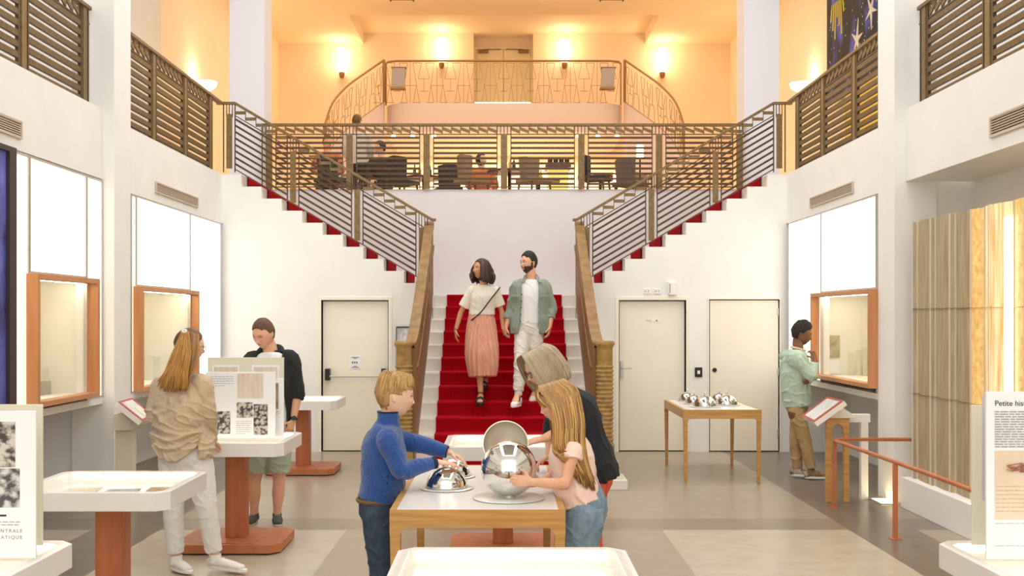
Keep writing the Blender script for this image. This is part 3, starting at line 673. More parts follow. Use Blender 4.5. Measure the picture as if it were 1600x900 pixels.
# ceiling vents
for px, s in ((629, 'left'), (955, 'right')):
    t = thing('ceiling_grille', 'brown grille in the cafe ceiling at the %s of the top edge' % s, 'vent', P(px, 0, 22.6), 'ceiling grilles')
    X0 = (px-CX)/75.0; w = MB()
    for i in range(5): w.box(X0-.22, X0+.22, 22.1+i*.09, 22.15+i*.09, ZC-.02, ZC-.001)
    w.build('slats', M_bronze, t)
    w = MB(); w.box(X0-.25, X0-.22, 22.05, 22.6, ZC-.02, ZC-.001); w.box(X0+.22, X0+.25, 22.05, 22.6, ZC-.02, ZC-.001); w.build('frame', M_bronze, t)
# banner and yellow panel in the right gallery
t = thing('starry_banner', 'dark blue banner with splashes, yellow strokes and pale starfish above the right railing', 'banner', (5.25, 16.6, 5.8))
w = MB(); w.box(5.25, 5.27, 15.0, F*5.25/(1292-CX), 5.2, 8.2)
mb = bpy.data.materials.new('starry_print'); mb.use_nodes = True; MATS['starry_print'] = mb
def _star():
    nt = mb.node_tree; b = nt.nodes['Principled BSDF']; b.inputs['Roughness'].default_value = .7
    tc = nt.nodes.new('ShaderNodeTexCoord'); mp = nt.nodes.new('ShaderNodeMapping'); mp.inputs['Scale'].default_value = (1, 1.1, .5); nt.links.new(tc.outputs['Object'], mp.inputs[0])
    nz = nt.nodes.new('ShaderNodeTexNoise'); nz.inputs['Scale'].default_value = 1.9; nz.inputs['Detail'].default_value = 3; nt.links.new(mp.outputs[0], nz.inputs[0])
    r = nt.nodes.new('ShaderNodeValToRGB'); r.color_ramp.elements[0].position = .52; r.color_ramp.elements[0].color = col(16, 12, 16); r.color_ramp.elements[1].position = .66; r.color_ramp.elements[1].color = col(84, 92, 200)
    nt.links.new(nz.outputs['Fac'], r.inputs[0])
    vo = nt.nodes.new('ShaderNodeTexVoronoi'); vo.inputs['Scale'].default_value = 9; nt.links.new(tc.outputs['Object'], vo.inputs[0])
    r2 = nt.nodes.new('ShaderNodeValToRGB'); r2.color_ramp.elements[0].position = .10; r2.color_ramp.elements[0].color = (1, 1, 1, 1); r2.color_ramp.elements[1].position = .14; r2.color_ramp.elements[1].color = (0, 0, 0, 1)
    nt.links.new(vo.outputs['Distance'], r2.inputs[0])
    mx = nt.nodes.new('ShaderNodeMixRGB'); nt.links.new(r2.outputs[0], mx.inputs[0]); nt.links.new(r.outputs[0], mx.inputs[1]); mx.inputs[2].default_value = col(236, 226, 190); nt.links.new(mx.outputs[0], b.inputs['Base Color'])
_star(); w.build('cloth', mb, t)
def starfish(y, z, r, rot, m, nm, arms=5):
    w = MB(); pts = []
    for i in range(arms*2):
        a = rot+i*PI/arms; rr = r*(1 if i % 2 == 0 else .2)*(1+.15*math.sin(i*3.1)); pts.append((y+rr*math.cos(a)*.9, z+rr*math.sin(a)))
    w.prism(pts, 'x', 5.236, 5.249); return w.build(nm, m, t)
M_sf = mat('pale_star', (230, 222, 196), .7)
yb_ = F*5.25/(1340-CX); starfish(yb_, 1.75+(496-62)*yb_/F, .32, .5, M_sf, 'starfish')
yb_ = F*5.25/(1362-CX); starfish(yb_, 1.75+(496-15)*yb_/F, .3, .9, M_sf, 'starfish')
yb_ = F*5.25/(1309-CX)
w = MB()
for i in range(7):
    y0 = yb_-.28+i*.09; z0 = 1.75+(496-2)*yb_/F; w.bar((5.242, y0, z0), (5.242, y0-.05+.02*i, z0-.25-.16*((i*5) % 3)), .012, .035)
w.build('yellow_strokes', mat('yellow_paint', (232, 206, 60), .7), t)
w = MB(); w.box(5.28, 5.4, 15.2, F*5.2/(1312-CX), ZT, 5.6)
single('yellow_partition', w, mat('yellow_panel', (240, 200, 70), .6, rgb2=(232, 186, 50), scale=2), 'yellow partition behind the slats of the right gallery railing', 'partition')
# under-balcony spots and hanging lamps
for i, px in enumerate((615, 645, 678, 903, 934, 964)):
    Y = YM+.3; c = P(px, 205, Y); c.z = ZM-.66; t = thing('spotlight', 'small lit spot under the upper ceiling, number %s from the left' % ['one', 'two', 'three', 'four', 'five', 'six'][i], 'spotlight', c, 'small spots above the cafe')
    w = MB(); w.tube([c, c+V((0, 0, .06))], .045, 12); w.build('lamp', M_lamp, t, smooth=True)
    w = MB(); w.tube([c+V((0, 0, .04)), c+V((0, 0, .065))], .06, 12); w.build('holder', M_dark, t)
for px, y0, y1, Y, lb in ((577.5, 227, 241, 20.9, 'small lit cylinder lamp beside the seated man'), (1000, 227, 246, 19.5, 'lit cylinder lamp seen right of centre behind the slats'), (964, 269, 284, 19.0, 'lit table lamp low behind the right end of the railing')):
    a, b = P(px, y0, Y), P(px, y1, Y); t = thing('cafe_lamp', lb, 'lamp', (b.x, Y, ZT), 'lamps in the cafe')
    w = MB(); w.tube([b, a], .065, 14); w.build('lamp_shade', M_lamp, t, smooth=True)
    w = MB(); w.tube([V((b.x, Y, ZT)), b], .015, 8); w.lathe([(0, ZT), (.13, ZT), (.12, ZT+.02), (0, ZT+.03)], b.x, Y, 16); w.build('stem', M_dark, t)
# cafe furniture
M_chairs = [mat('charcoal_fabric', (58, 52, 50), .8), mat('taupe_fabric', (150, 122, 92), .8), mat('grey_fabric_chair', (104, 92, 84), .8)]
M_dwood = mat('dark_red_wood', (92, 44, 28), .4)
def cafe_chair(x, y, rz, mi, lb):
    t = thing('cafe_chair', lb, 'chair', (0, 0, 0), 'cafe chairs behind the railing')
    w = MB(); w.box(-.23, .23, -.22, .24, .40, .47); w.build('seat', M_chairs[mi], t, bevel=.02)
    w = MB(); vs = []
    n = 8
    for i in range(n+1):
        a = -.9+1.8*i/n; cx_, cy_ = .26*math.sin(a), .27*math.cos(a)-.03
        for r, z in ((1, .46), (1.1, .88), (1.0, .88), (.9, .46)): vs.append((cx_*r, cy_*r, z-.04*abs(a)))
    w.add(vs, [(i*4+j, i*4+(j+1) % 4, (i+1)*4+(j+1) % 4, (i+1)*4+j) for i in range(n) for j in range(4)]+[(0, 1, 2, 3), (n*4+3, n*4+2, n*4+1, n*4)])
    w.build('backrest', M_chairs[mi], t, bevel=.01)
    for a, b in ((-1, -1), (1, -1), (-1, 1), (1, 1)):
        w = MB(); w.tube([(a*.18, b*.18, .42), (a*.22, b*.22, 0)], [.02, .013], 8); w.build('leg', M_dwood, t)
    t.location = (x, y, ZT); t.rotation_euler = (0, 0, rz); return t
def cafe_table(x, y, lb, r=.4):
    t = thing('cafe_table', lb, 'table', (0, 0, 0), 'cafe tables behind the railing')
    w = MB(); w.lathe([(0, .70), (r, .70), (r, .74), (0, .74)], 0, 0, 28); w.build('tabletop', M_dwood, t, bevel=.004)
    w = MB(); w.lathe([(0, 0), (.22, 0), (.2, .02), (.03, .04), (.03, .70), (0, .70)], 0, 0, 16); w.build('pedestal', M_dark, t)
    t.location = (x, y, ZT); return t
def kx(px, Y): return (px-CX)*Y/F
for px, Y, rz, mi, lb in ((628, 18.6, 2.6, 0, 'charcoal tub chair right of the seated man'), (738, 18.4, 2.2, 1, 'tall taupe chair near the centre of the railing'), (835, 18.3, .6, 1, 'taupe chair right of the centre post'), (985, 18.8, 2.4, 2, 'grey chair behind the lit lamp at right'), (1002, 20.2, .4, 1, 'taupe chair farthest at right'), (700, 19.6, 3.4, 0, 'charcoal chair behind the centre left table'), (930, 18.0, 1.2, 0, 'dark chair right of centre'), (520, 18.2, .8, 0, 'dark chair at the left end behind the stair rail')):
    cafe_chair(kx(px, Y), Y, rz, mi, lb)
tabs = []
for px, Y, lb in ((662, 20.2, 'dark round cafe table left of centre'), (796, 19.3, 'dark round cafe table just left of the centre post'), (842, 20.6, 'dark round cafe table right of centre'), (938, 20.2, 'dark round cafe table at right'), (545, 21.2, 'dark round cafe table between the people at left')):
    cafe_table(kx(px, Y), Y, lb)
M_bot = mat('dark_bottle_glass', (50, 34, 22), .1); M_amb = mat('amber_glass', (214, 170, 60), .15)
for i, (px, Y, h, m) in enumerate(((648, 20.2, .24, M_bot), (656, 20.15, .22, M_amb), (664, 20.1, .26, M_bot), (672, 20.25, .22, M_bot), (790, 19.3, .26, M_bot), (797, 19.25, .22, M_amb), (803, 19.3, .24, M_bot), (838, 20.6, .25, M_bot), (845, 20.65, .2, M_amb))):
    t = thing('bottle', 'small %s bottle on a cafe table behind the slats, number %s from the left' % ('amber' if m is M_amb else 'dark', ['one', 'two', 'three', 'four', 'five', 'six', 'seven', 'eight', 'nine'][i]), 'bottle', (kx(px, Y), Y, ZT+.74), 'bottles on the cafe tables')
    w = MB(); x = kx(px, Y); z = ZT+.74; w.lathe([(0, z), (.032, z), (.032, z+h*.6), (.012, z+h*.78), (.012, z+h), (0, z+h)], x, Y, 12); w.build('glass', m, t, smooth=True)
# bar counter with yellow glow
t = thing('bar_counter', 'lit yellow fronted bar counter with glasses far behind the railing', 'counter', (kx(865, 21.5), 21.5, ZT))
w = MB(); a, b = kx(856, 21.5), kx(888, 21.5); w.box(a, b, 21.5, 22.1, ZT, ZT+1.1); w.build('body', mat('bar_front', (246, 220, 130), .5, emit=.35, emit_rgb=(255, 232, 120)), t)
w = MB(); w.box(a-.05, b+.05, 21.42, 22.15, ZT+1.1, ZT+1.15); w.build('worktop', M_dwood, t)
for i in range(4):
    x = kx(859.5+i*8.8, 21.6); z = ZT+1.15; w = MB(); w.lathe([(0, z), (.045, z), (.05, z+.13), (0, z+.13)], x, 21.6, 12)
    single('dark_jar', w, M_bot, 'dark jar on the lit bar counter, %s of four' % ['leftmost', 'second', 'third', 'rightmost'][i], 'jar', 'jars on the bar', smooth=True)
# ================================================================ HALL FURNITURE
def oct_outline(x0, x1, y0, y1, c): return [(x0+c, y0), (x1-c, y0), (x1, y0+c), (x1, y1-c), (x1-c, y1), (x0+c, y1), (x0, y1-c), (x0, y0+c)]
def vitrine(cx, cy, label, group='white chamfered display cases', W_=.86, D_=.82, zt=.83, th=.10, c=.06, post=True):
    t = thing('display_case', label, 'display case', (0, 0, 0), group)
    hw, hd = W_/2, D_/2; rim = .045
    w = MB(); o = oct_outline(-hw, hw, -hd, hd, c); i_ = oct_outline(-hw+rim, hw-rim, -hd+rim, hd-rim, c-.025)
    n = 8
    vs = [(a, b, zt-th) for a, b in o]+[(a, b, zt) for a, b in o]+[(a, b, zt) for a, b in i_]+[(a, b, zt-.075) for a, b in i_]
    fs = [tuple(range(n))]+[(k, (k+1) % n, n+(k+1) % n, n+k) for k in range(n)]+[(n+k, n+(k+1) % n, 2*n+(k+1) % n, 2*n+k) for k in range(n)]+[(2*n+k, 2*n+(k+1) % n, 3*n+(k+1) % n, 3*n+k) for k in range(n)]+[tuple(range(3*n, 4*n))]
    w.add(vs, fs); w.build('case_body', M_case, t, bevel=.004)
    w = MB(); g = oct_outline(-hw+.02, hw-.02, -hd+.02, hd-.02, c-.01); w.prism(g, 'z', zt+.0005, zt+.006); w.build('glass_top', M_glass, t)
    w = MB(); w.box(-hw+c, hw-c, -hd+rim+.002, -hd+rim+.012, zt-.06, zt-.012); w.box(-hw+c, hw-c, hd-rim-.012, hd-rim-.002, zt-.03, zt-.012); w.build('light_strip', mat('case_strip', (255, 250, 236), .5, emit=3.5, emit_rgb=(255, 246, 226)), t)
    w = MB(); w.box(-.075, .075, -.075, .075, .075, zt-th); w.build('column', M_terra, t, bevel=.004)
    w = MB(); b = oct_outline(-.39, .39, -.35, .33, .07); w.prism(b, 'z', 0.012, .075); w.prism(oct_outline(-.2, .2, -.3, -.12, .02), 'z', .075, .079); w.build('base_plate', M_terra, t, bevel=.006)
    t.location = (cx, cy, 0); return t
def show_paper(x, y, w_, d_, rz, z, m, label):
    t = MB(); c, s = math.cos(rz), math.sin(rz); pts = [(x+a*c-b*s, y+a*s+b*c) for a, b in ((-w_/2, -d_/2), (w_/2, -d_/2), (w_/2, d_/2), (-w_/2, d_/2))]
    t.prism(pts, 'z', z, z+.004); return single('exhibit_sheet', t, m, label, 'document', 'documents in the display cases')
M_sheet = [mat('ivory_sheet', (236, 226, 200), .7, rgb2=(214, 200, 170), scale=24), mat('brown_print', (190, 160, 120), .7, rgb2=(150, 120, 84), scale=20), mat('grey_print', (190, 190, 184), .7, rgb2=(140, 140, 136), scale=24)]
vitrine(-2.20, 6.12, 'white lit display case on terracotta post, nearest one at left beside the woman')
for dx, dy, i, lb in ((-.22, .1, 0, 'ivory sheet left in the nearest left display case'), (0.02, .05, 2, 'grey print in the middle of the nearest left display case'), (.24, .12, 1, 'brown print right in the nearest left display case')):
    show_paper(-2.20+dx, 6.12+dy, .18, .24, .1, .756, M_sheet[i], lb)
VC = (-2.05, 8.35)
vitrine(VC[0], VC[1], 'white display case carrying upright photo boards, between the woman and the cardigan man')
vitrine(-2.28, 12.35, 'white display case standing alone by the emergency door')
vitrine(-.01, 8.13, 'white display case at the foot of the red stairs behind the steel sphere')
vitrine(.03, 3.94, 'white lit display case in the foreground centre, cut by the bottom edge', W_=.9, D_=.84)
vitrine(-2.19, 4.08, 'white display case in the bottom left corner carrying a tall sign')
vitrine(2.2, 4.08, 'white display case in the bottom right corner carrying a tall sign')
show_paper(.0, 3.95, .3, .4, .05, .756, M_sheet[0], 'ivory sheet inside the foreground centre display case')
# ================================================================ OAK TABLES AND STEEL DOMES
def oak_table(x0, x1, y0, y1, h, label, leg=.05, apron=.1, top=.012):
    t = thing('oak_table', label, 'table', ((x0+x1)/2, (y0+y1)/2, 0), 'oak tables with white tops')
    lw = leg; hb = h-top
    for sx, X_ in ((1, x0), (-1, x1)):
        for Y_ in (y0, y1-lw):
            a = X_; b = X_+sx*lw
            w = MB(); r = .03; z = hb-apron
            # tapered square leg
            ax, bx_ = (a, b) if a < b else (b, a)
            tx = sx*.012
            vs = [(X_+tx, Y_+.006, 0), (X_+sx*lw-tx*.2, Y_+.006, 0), (X_+sx*lw-tx*.2, Y_+lw-.006, 0), (X_+tx, Y_+lw-.006, 0), (X_, Y_, z), (X_+sx*lw, Y_, z), (X_+sx*lw, Y_+lw, z), (X_, Y_+lw, z)]
            w.add(vs, [(0, 3, 2, 1), (4, 5, 6, 7), (0, 1, 5, 4), (1, 2, 6, 5), (2, 3, 7, 6), (3, 0, 4, 7)])
            w.build('leg', M_oak, t, bevel=.004)
    def rail(pa, pb, axis, c0, c1):      # apron with rounded corners down to the legs
        z0, z1 = hb-apron, hb; r = .035; L0, L1 = pa+lw, pb-lw
        pts = [(pa, z1), (pa, z0-.0), (L0, z0-.0), (L0, z0-r)]
        pts = [(pa, z1), (pa, z0), (L0, z0-r)]+[(L0+r-r*math.cos(a), z0-r+r*math.sin(a)) for a in (.4, .8, 1.2)]+[(L0+r, z0), (L1-r, z0)]+[(L1-r+r*math.sin(a), z0-r+r*math.cos(a)) for a in (.4, .8, 1.2)]+[(L1, z0-r), (pb, z0), (pb, z1)]
        pts[1] = (pa+.0, z0-r+.0) ; pts[-2] = (pb, z0-r)
        w = MB(); w.prism(pts, axis, c0, c1); return w
    rail(x0, x1, 'y', y0-.0005, y0+.028).build('apron', M_oakx, t); rail(x0, x1, 'y', y1-.028, y1+.0005).build('apron', M_oakx, t)
    rail(y0, y1, 'x', x0-.0005, x0+.028).build('apron', M_oakx, t); rail(y0, y1, 'x', x1-.028, x1+.0005).build('apron', M_oakx, t)
    w = MB(); w.box(x0, x1, y0, y0+.035, hb, h-.001); w.box(x0, x1, y1-.035, y1, hb, h-.001); w.box(x0, x0+.035, y0+.035, y1-.035, hb, h-.001); w.box(x1-.035, x1, y0+.035, y1-.035, hb, h-.001); w.build('top_border', M_oakx, t)
    w = MB(); w.box(x0+.035, x1-.035, y0+.012, y1-.035, hb-.01, h); w.build('white_top', M_case, t, bevel=.002)
    return t
TH = .775
MY0, MY1 = 5.52, 7.2
oak_table(-.582, .31, MY0, MY1, TH, 'long oak table with white top between the boy and the girl', leg=.055, apron=.082)
TX = (1.895, 2.72, 11.5, 12.9)
oak_table(*TX, .775, 'small oak table with steel domes standing in front of the right doors', leg=.045, apron=.085)
def plate(x, y, z, r, parent, m=None):
    w = MB(); w.lathe([(0, z), (r-.01, z), (r, z+.006), (r-.004, z+.009), (0, z+.008)], x, y, 48); return w.build('plate', m or M_brushed2, parent, smooth=True)
M_brushed2 = mat('satin_plate', (232, 230, 224), .3, .25)
def dome(x, y, z, r, label, group, tilt=0, knob=True):
    t = thing('steel_dome', label, 'dome', (x, y, z), group)
    plate(x, y, z, r*1.32, t)
    w = MB(); zz = z+.012; pr = [(r*math.cos(i*PI/2/14), zz+r*.95*math.sin(i*PI/2/14)) for i in range(15)]; pr[-1] = (0, pr[-1][1])
    w.lathe([(r+.004, zz), (r+.004, zz+.006)]+pr, x, y, 48); w.build('cover', M_chrome, t, smooth=True)
    if knob:
        kz = zz+r*.95; w = MB(); w.lathe([(.006, kz-.004), (.006, kz+.012), (.012, kz+.018), (.013, kz+.026), (.008, kz+.033), (0, kz+.034)], x, y, 16); w.build('knob', M_chrome, t, smooth=True)
    return t
for px, py, Y, r, lb in ((1074, 0, 12.72, .1, 'steel dome on the small oak table, at its back left corner'), (1085, 0, 12.3, .1, 'steel dome on the small oak table, behind the front left one'), (1101, 0, 11.85, .125, 'steel dome on the small oak table, front left one'), (1124.5, 0, 12.55, .105, 'steel dome on the small oak table, back right one'), (1135.5, 0, 12.1, .115, 'steel dome on the small oak table, front right one')):
    dome((px-CX)*Y/F, Y, .775, r, lb, 'steel domes on the small oak table')
dome((697.5-CX)*6.2/F, 6.2, TH, .118, 'steel dome on a round plate under the hands of the boy', 'steel domes on the long table', knob=False)
dome((708-CX)*6.66/F, 6.66, TH, .105, 'steel dome half hidden behind the one the boy touches', 'steel domes on the long table', knob=False)
# closed sphere and its lifted lid
SPH = V(((795-CX)*5.86/F, 5.86, TH+.012+.150))
t = thing('steel_sphere', 'mirror polished steel sphere on a round plate, held by the girl', 'sphere', (SPH.x, SPH.y, TH))
plate(SPH.x, SPH.y, TH, .195, t)
R = .150
w = MB(); pr = [(R*math.sin(i*PI/32), SPH.z-R*math.cos(i*PI/32)) for i in range(33)]; pr[0] = (0, pr[0][1]); pr[-1] = (0, pr[-1][1])
w.lathe(pr, SPH.x, SPH.y, 64); w.build('ball', M_chrome, t, smooth=True, angle=60)
w = MB(); w.lathe([(0, TH+.008), (.035, TH+.008), (.03, TH+.02), (0, TH+.024)], SPH.x, SPH.y, 24); w.build('foot', M_brushed, t, smooth=True)
LID = P(790, 693, 6.2); lr = .132
t = thing('steel_hemisphere', 'open brushed steel hemisphere turned towards the viewer behind the sphere', 'hemisphere', (LID.x, LID.y, LID.z-lr))
prof = [(lr*math.sin(i*PI/2/16), lr*math.cos(i*PI/2/16)) for i in range(17)]
inn = [((lr-.006)*math.sin(i*PI/2/16), (lr-.006)*math.cos(i*PI/2/16)) for i in range(16, -1, -1)]
def lid_pts(w):
    ax = V((0, .97, -.24)).normalized()       # bowl opens towards -ax
    q = V((0, 0, 1)).rotation_difference(ax)
    w.v = [LID+q @ p for p in w.v]
w = MB(); w.lathe(prof, 0, 0, 48); lid_pts(w); w.build('outer_shell', M_chrome, t, smooth=True)
w = MB(); w.lathe([prof[-1]]+inn, 0, 0, 48); lid_pts(w); w.build('inner_bowl', M_brushed, t, smooth=True)
w = MB(); w.tube([V((LID.x, LID.y+.09, LID.z-.09)), V((LID.x, LID.y+.06, TH+.01))], .012, 10); w.lathe([(0, TH+.0), (.06, TH), (.05, TH+.012), (0, TH+.014)], LID.x, LID.y+.06, 20); w.build('stand', M_brushed, t, smooth=True)
# ================================================================ SIGN BOARDS
def photo_mat(nm, a, b, sc): return mat(nm, a, .6, rgb2=b, scale=sc, contrast=.16, detail=8, stretch=(1, 1, 1.3))
M_ph = [photo_mat('sepia_photo_a', (70, 60, 52), (210, 200, 186), 26), photo_mat('sepia_photo_b', (64, 56, 50), (200, 190, 178), 34), photo_mat('grey_photo', (80, 76, 74), (214, 210, 204), 22)]
M_plan = mat('beige_plan', (232, 216, 196), .6, rgb2=(216, 196, 170), scale=6, stretch=(6, 1, .8))
def board(name, label, cat, cpos, W_, H_, yaw, m, th=.012, lean=0.0):
    """upright board; cpos = bottom centre; returns (thing, place) where place(u,v,w,h,name,mat) lays a flat print on its face"""
    t = thing(name, label, cat, cpos); c, s = math.cos(yaw), math.sin(yaw)
    X_ = V((c, s, 0)); N = V((s, -c, 0)); Z_ = (V((0, 0, 1))-N*math.tan(lean)).normalized()
    base = V(cpos)
    def pt(u, v, d=0): return base+X_*u+Z_*v+N*d
    w = MB(); vs = [pt(u, v, d) for d in (0, -th) for u, v in ((-W_/2, 0), (W_/2, 0), (W_/2, H_), (-W_/2, H_))]
    w.add(vs, [(0, 1, 2, 3), (7, 6, 5, 4), (0, 4, 5, 1), (1, 5, 6, 2), (2, 6, 7, 3), (3, 7, 4, 0)]); w.build('board', m, t, bevel=.002)
    def place(u, v, w_, h_, nm, mm, d=.0012):
        q = MB(); vs = [pt(a, b, e) for e in (d, .0002) for a, b in ((u, v), (u+w_, v), (u+w_, v+h_), (u, v+h_))]
        q.add(vs, [(0, 1, 2, 3), (7, 6, 5, 4), (0, 4, 5, 1), (1, 5, 6, 2), (2, 6, 7, 3), (3, 7, 4, 0)]); return q.build(nm, mm, t)
    def lines(u, v, w_, n, dz, seed=1, hh=.0045, m_=None):
        q = MB(); rnd = random.Random(seed); hh *= .7
        for i in range(n):
            x = u; end = u+w_*(1 if i < n-1 else .6)
            while x < end-.006:
                L = min(rnd.uniform(.012, .036), end-x); vs = [pt(a, b, e) for e in (.0030, .0021) for a, b in ((x, v-i*dz), (x+L, v-i*dz), (x+L, v-i*dz+hh), (x, v-i*dz+hh))]
                q.add(vs, [(0, 1, 2, 3), (7, 6, 5, 4), (0, 4, 5, 1), (1, 5, 6, 2), (2, 6, 7, 3), (3, 7, 4, 0)]); x += L+.005
        return q.build('text_lines', m_ or M_ink, t)
    def text(u, v, txt, size, mm=None, align='LEFT', sp=1.0):
        p = pt(u, v, .0015); return lettering('lettering', txt, p, size, mm or M_inkd, t, (PI/2+0, 0, yaw), align, .0004, sp)
    return t, place, lines, text
ZC_ = .838
# photo boards on the case beside the cardigan man
def bpos(px, Y, z=ZC_): return ((px-CX)*Y/F, Y, z)
Yb = 8.22
kq = F/Yb
b0 = board('photo_board', 'large white board with old photographs standing on the white case, in front', 'sign', bpos(376, Yb), 108/kq, .50, .04, M_paper)
def L0(px): return (px-376)/kq
def V0(py): return (683-py)/kq
def put(b, px0, py0, px1, py1, nm, mm, L=L0, Vf=V0): b[1](L(px0), Vf(py1), (px1-px0)/kq, (py1-py0)/kq, nm, mm)
put(b0, 371, 582, 411, 621, 'plan_print', M_plan); put(b0, 327, 602, 335, 635, 'photograph', M_ph[0]); put(b0, 334, 641, 360, 676, 'photograph', M_ph[1])
put(b0, 370, 627, 395, 651, 'photograph', M_ph[0]); put(b0, 396, 630, 418, 678, 'photograph', M_ph[1])
b0[2](L0(330), V0(587), .17, 5, 3.6/kq*1.0, 3, .004); b0[2](L0(369), V0(657), 24/kq, 7, 3.2/kq, 5, .004); b0[2](L0(329), V0(640)-.0, .02, 2, .016, 6, .004)
b1 = board('photo_board', 'narrow white board with a tall drawing leaning behind the large photo board', 'sign', bpos(430, 8.33), .13, .445, -.06, M_paper)
b1[1](-.02, .21, .045, .2, 'tall_drawing', mat('tall_drawing_print', (206, 186, 150), .6, rgb2=(120, 90, 60), scale=9, contrast=.3)); b1[2](-.03, .19, .07, 3, .014, 8, .004)
b2 = board('photo_board', 'cream backed board with two framed sheets, standing behind the large photo board', 'sign', bpos(384, 8.5), 119/200., .60, .0, M_cream)
for u in (-.26, .05): b2[1](u, .12, .21, .42, 'framed_sheet', M_paper); b2[1](u+.012, .13, .186, .395, 'sheet_print', M_plan, d=.0022)
# tall sign bottom left
Yl = 4.12; kl = F/Yl
t1 = board('tall_sign', 'tall white sign with sepia photographs at the bottom left corner', 'sign', ((56-CX)/kl-.30, Yl, ZC_), .60, (846-657)/kl+.16-.06, 0, M_paper)
def Ll(px): return (px-56)/kl+.30
def Vl(py): return 1.75-(py-496)/kl-ZC_
def putl(px0, py0, px1, py1, nm, mm, tt=t1): tt[1](Ll(px0), Vl(py1), (px1-px0)/kl, (py1-py0)/kl, nm, mm)
putl(-60, 659, 24, 730, 'photograph', M_ph[0]); putl(-40, 732, 31, 793, 'photograph', M_ph[2]); putl(-60, 804, 10, 807, 'ink_rule', M_inkd)
t1[2](Ll(-50), Vl(816), 82/kl, 3, 4.5/kl, 12, .004)
t1[3](Ll(35), Vl(832), 'CENTRALE', 9.5/kl*.82, M_ink, 'RIGHT', 1.3); t1[3](Ll(35), Vl(842), 'THÉMATIQUE', 9.5/kl*.82, M_ink, 'RIGHT', 1.3)
t1[2](Ll(-50), Vl(851), 70/kl, 1, 4/kl, 13, .003)
t1b = board('tall_sign', 'cream board with lilac lined print standing behind the bottom left sign', 'sign', ((66-CX)/(F/4.35)-.3, 4.35, ZC_), .6, 1.75-(632-496)/(F/4.35)-ZC_, 0.0, M_cream)
t1b[1](-.25, .2, .5, .34, 'lilac_print', mat('lilac_print', (206, 192, 206), .6)); t1b[1](-.24, .21, .48, .32, 'pale_print', mat('pale_print', (232, 226, 220), .6), d=.0022)
# tall sign bottom right
Yr_ = 4.1; kr = F/Yr_
H2 = 1.75-(612-496)/kr-ZC_
t2 = board('tall_sign', 'tall white sign with a title, text and a sepia drawing at the right edge', 'sign', ((1541-CX)/kr+.28, Yr_, ZC_), .56, H2, 0, M_paper)
def Lr(px): return (px-1541)/kr-.28
def Vr(py): return 1.75-(py-496)/kr-ZC_
t2[3](Lr(1554), Vr(634), 'Petite histoire de la', 12/kr*1.0, M_inkd)
t2[2](Lr(1554), Vr(644), .36, 15, 3.9/kr, 21, .005)
t2[1](Lr(1554), Vr(812), .38, 108/kr, 'sepia_drawing', mat('sepia_drawing', (240, 222, 198), .6, rgb2=(226, 196, 166), scale=4, contrast=.5))
q = MB(); cxs, czs = Lr(1590), Vr(731)
c0 = V(((1541-CX)/kr+.28, Yr_, ZC_)); rnd = random.Random(4)
for i in range(60):
    a = rnd.uniform(0, 2*PI); r_ = rnd.random()**.5; x = cxs+.055*r_*math.cos(a); z = czs+.018*r_*math.sin(a); L = rnd.uniform(.01, .03)
    p = c0+V((x, -.0026-.00025*i, z)); q.bar(p, p+V((L, 0, rnd.uniform(-.006, .006))), .0002, .003)
q.build('red_chalk_hatching', mat('red_chalk', (170, 110, 84), .7), t2[0])
t2[2](Lr(1556), Vr(760), .3, 7, 6.5/kr, 33, .002, mat('pale_red_chalk', (206, 170, 140), .7))
t2[2](Lr(1554), Vr(818), .2, 1, .01, 2, .002); t2[2](Lr(1554), Vr(853), .3, 1, .01, 2, .002)
k3 = F/4.36
t2b = board('tall_sign', 'cream board with a lilac edge standing behind the bottom right sign', 'sign', ((1519-CX)/k3+.25, 4.36, ZC_), .5, 1.75-(633-496)/k3-ZC_, .0, M_cream)
t2b[1](-.21, .18, .4, .42, 'lilac_print', mat('lilac_print', (206, 192, 206), .6)); t2b[1](-.2, .19, .38, .4, 'pale_print', mat('pale_print', (232, 226, 220), .6), d=.0022)
# ================================================================ RIGHT SIDE: PLINTH, FOLDED SCREEN, BARRIER, LECTERN
w = MB(); w.box(3.66, 4.40, 6.0, 10.05, 0, .28)
single('white_plinth', w, M_white, 'low white plinth under the folded screen at the right wall', 'plinth', bevel=.004)
M_taupe = mat('taupe_plaster', (190, 172, 138), .7, rgb2=(162, 144, 110), scale=9, stretch=(3, 3, .25), bump=.5, bscale=40)
M_rim = mat('pale_glass_edge', (220, 206, 178), .4)
M_gold = mat('golden_backlit_glass', (206, 160, 88), .5, rgb2=(232, 196, 126), scale=16, emit=.42, bump=.4, bscale=60)
M_gold2 = mat('bright_backlit_glass', (214, 164, 96), .5, rgb2=(250, 226, 180), scale=7, stretch=(3, 3, .25), emit=.45)
t = thing('folded_screen', 'tall folded screen of textured taupe and golden backlit leaves at right', 'screen', (3.85, 9.0, .28))
zig = [(9.95, 3.74), (9.895, 3.765), (9.532, 3.74), (9.484, 3.765), (9.146, 3.75), (9.10, 3.78), (8.779, 3.77)]
gol = [(8.779, 3.77), (8.59, 3.80), (8.40, 3.75), (8.1, 3.8), (7.85, 3.76), (7.6, 3.82), (7.2, 3.76), (6.8, 3.82)]
zt_ = 2.62
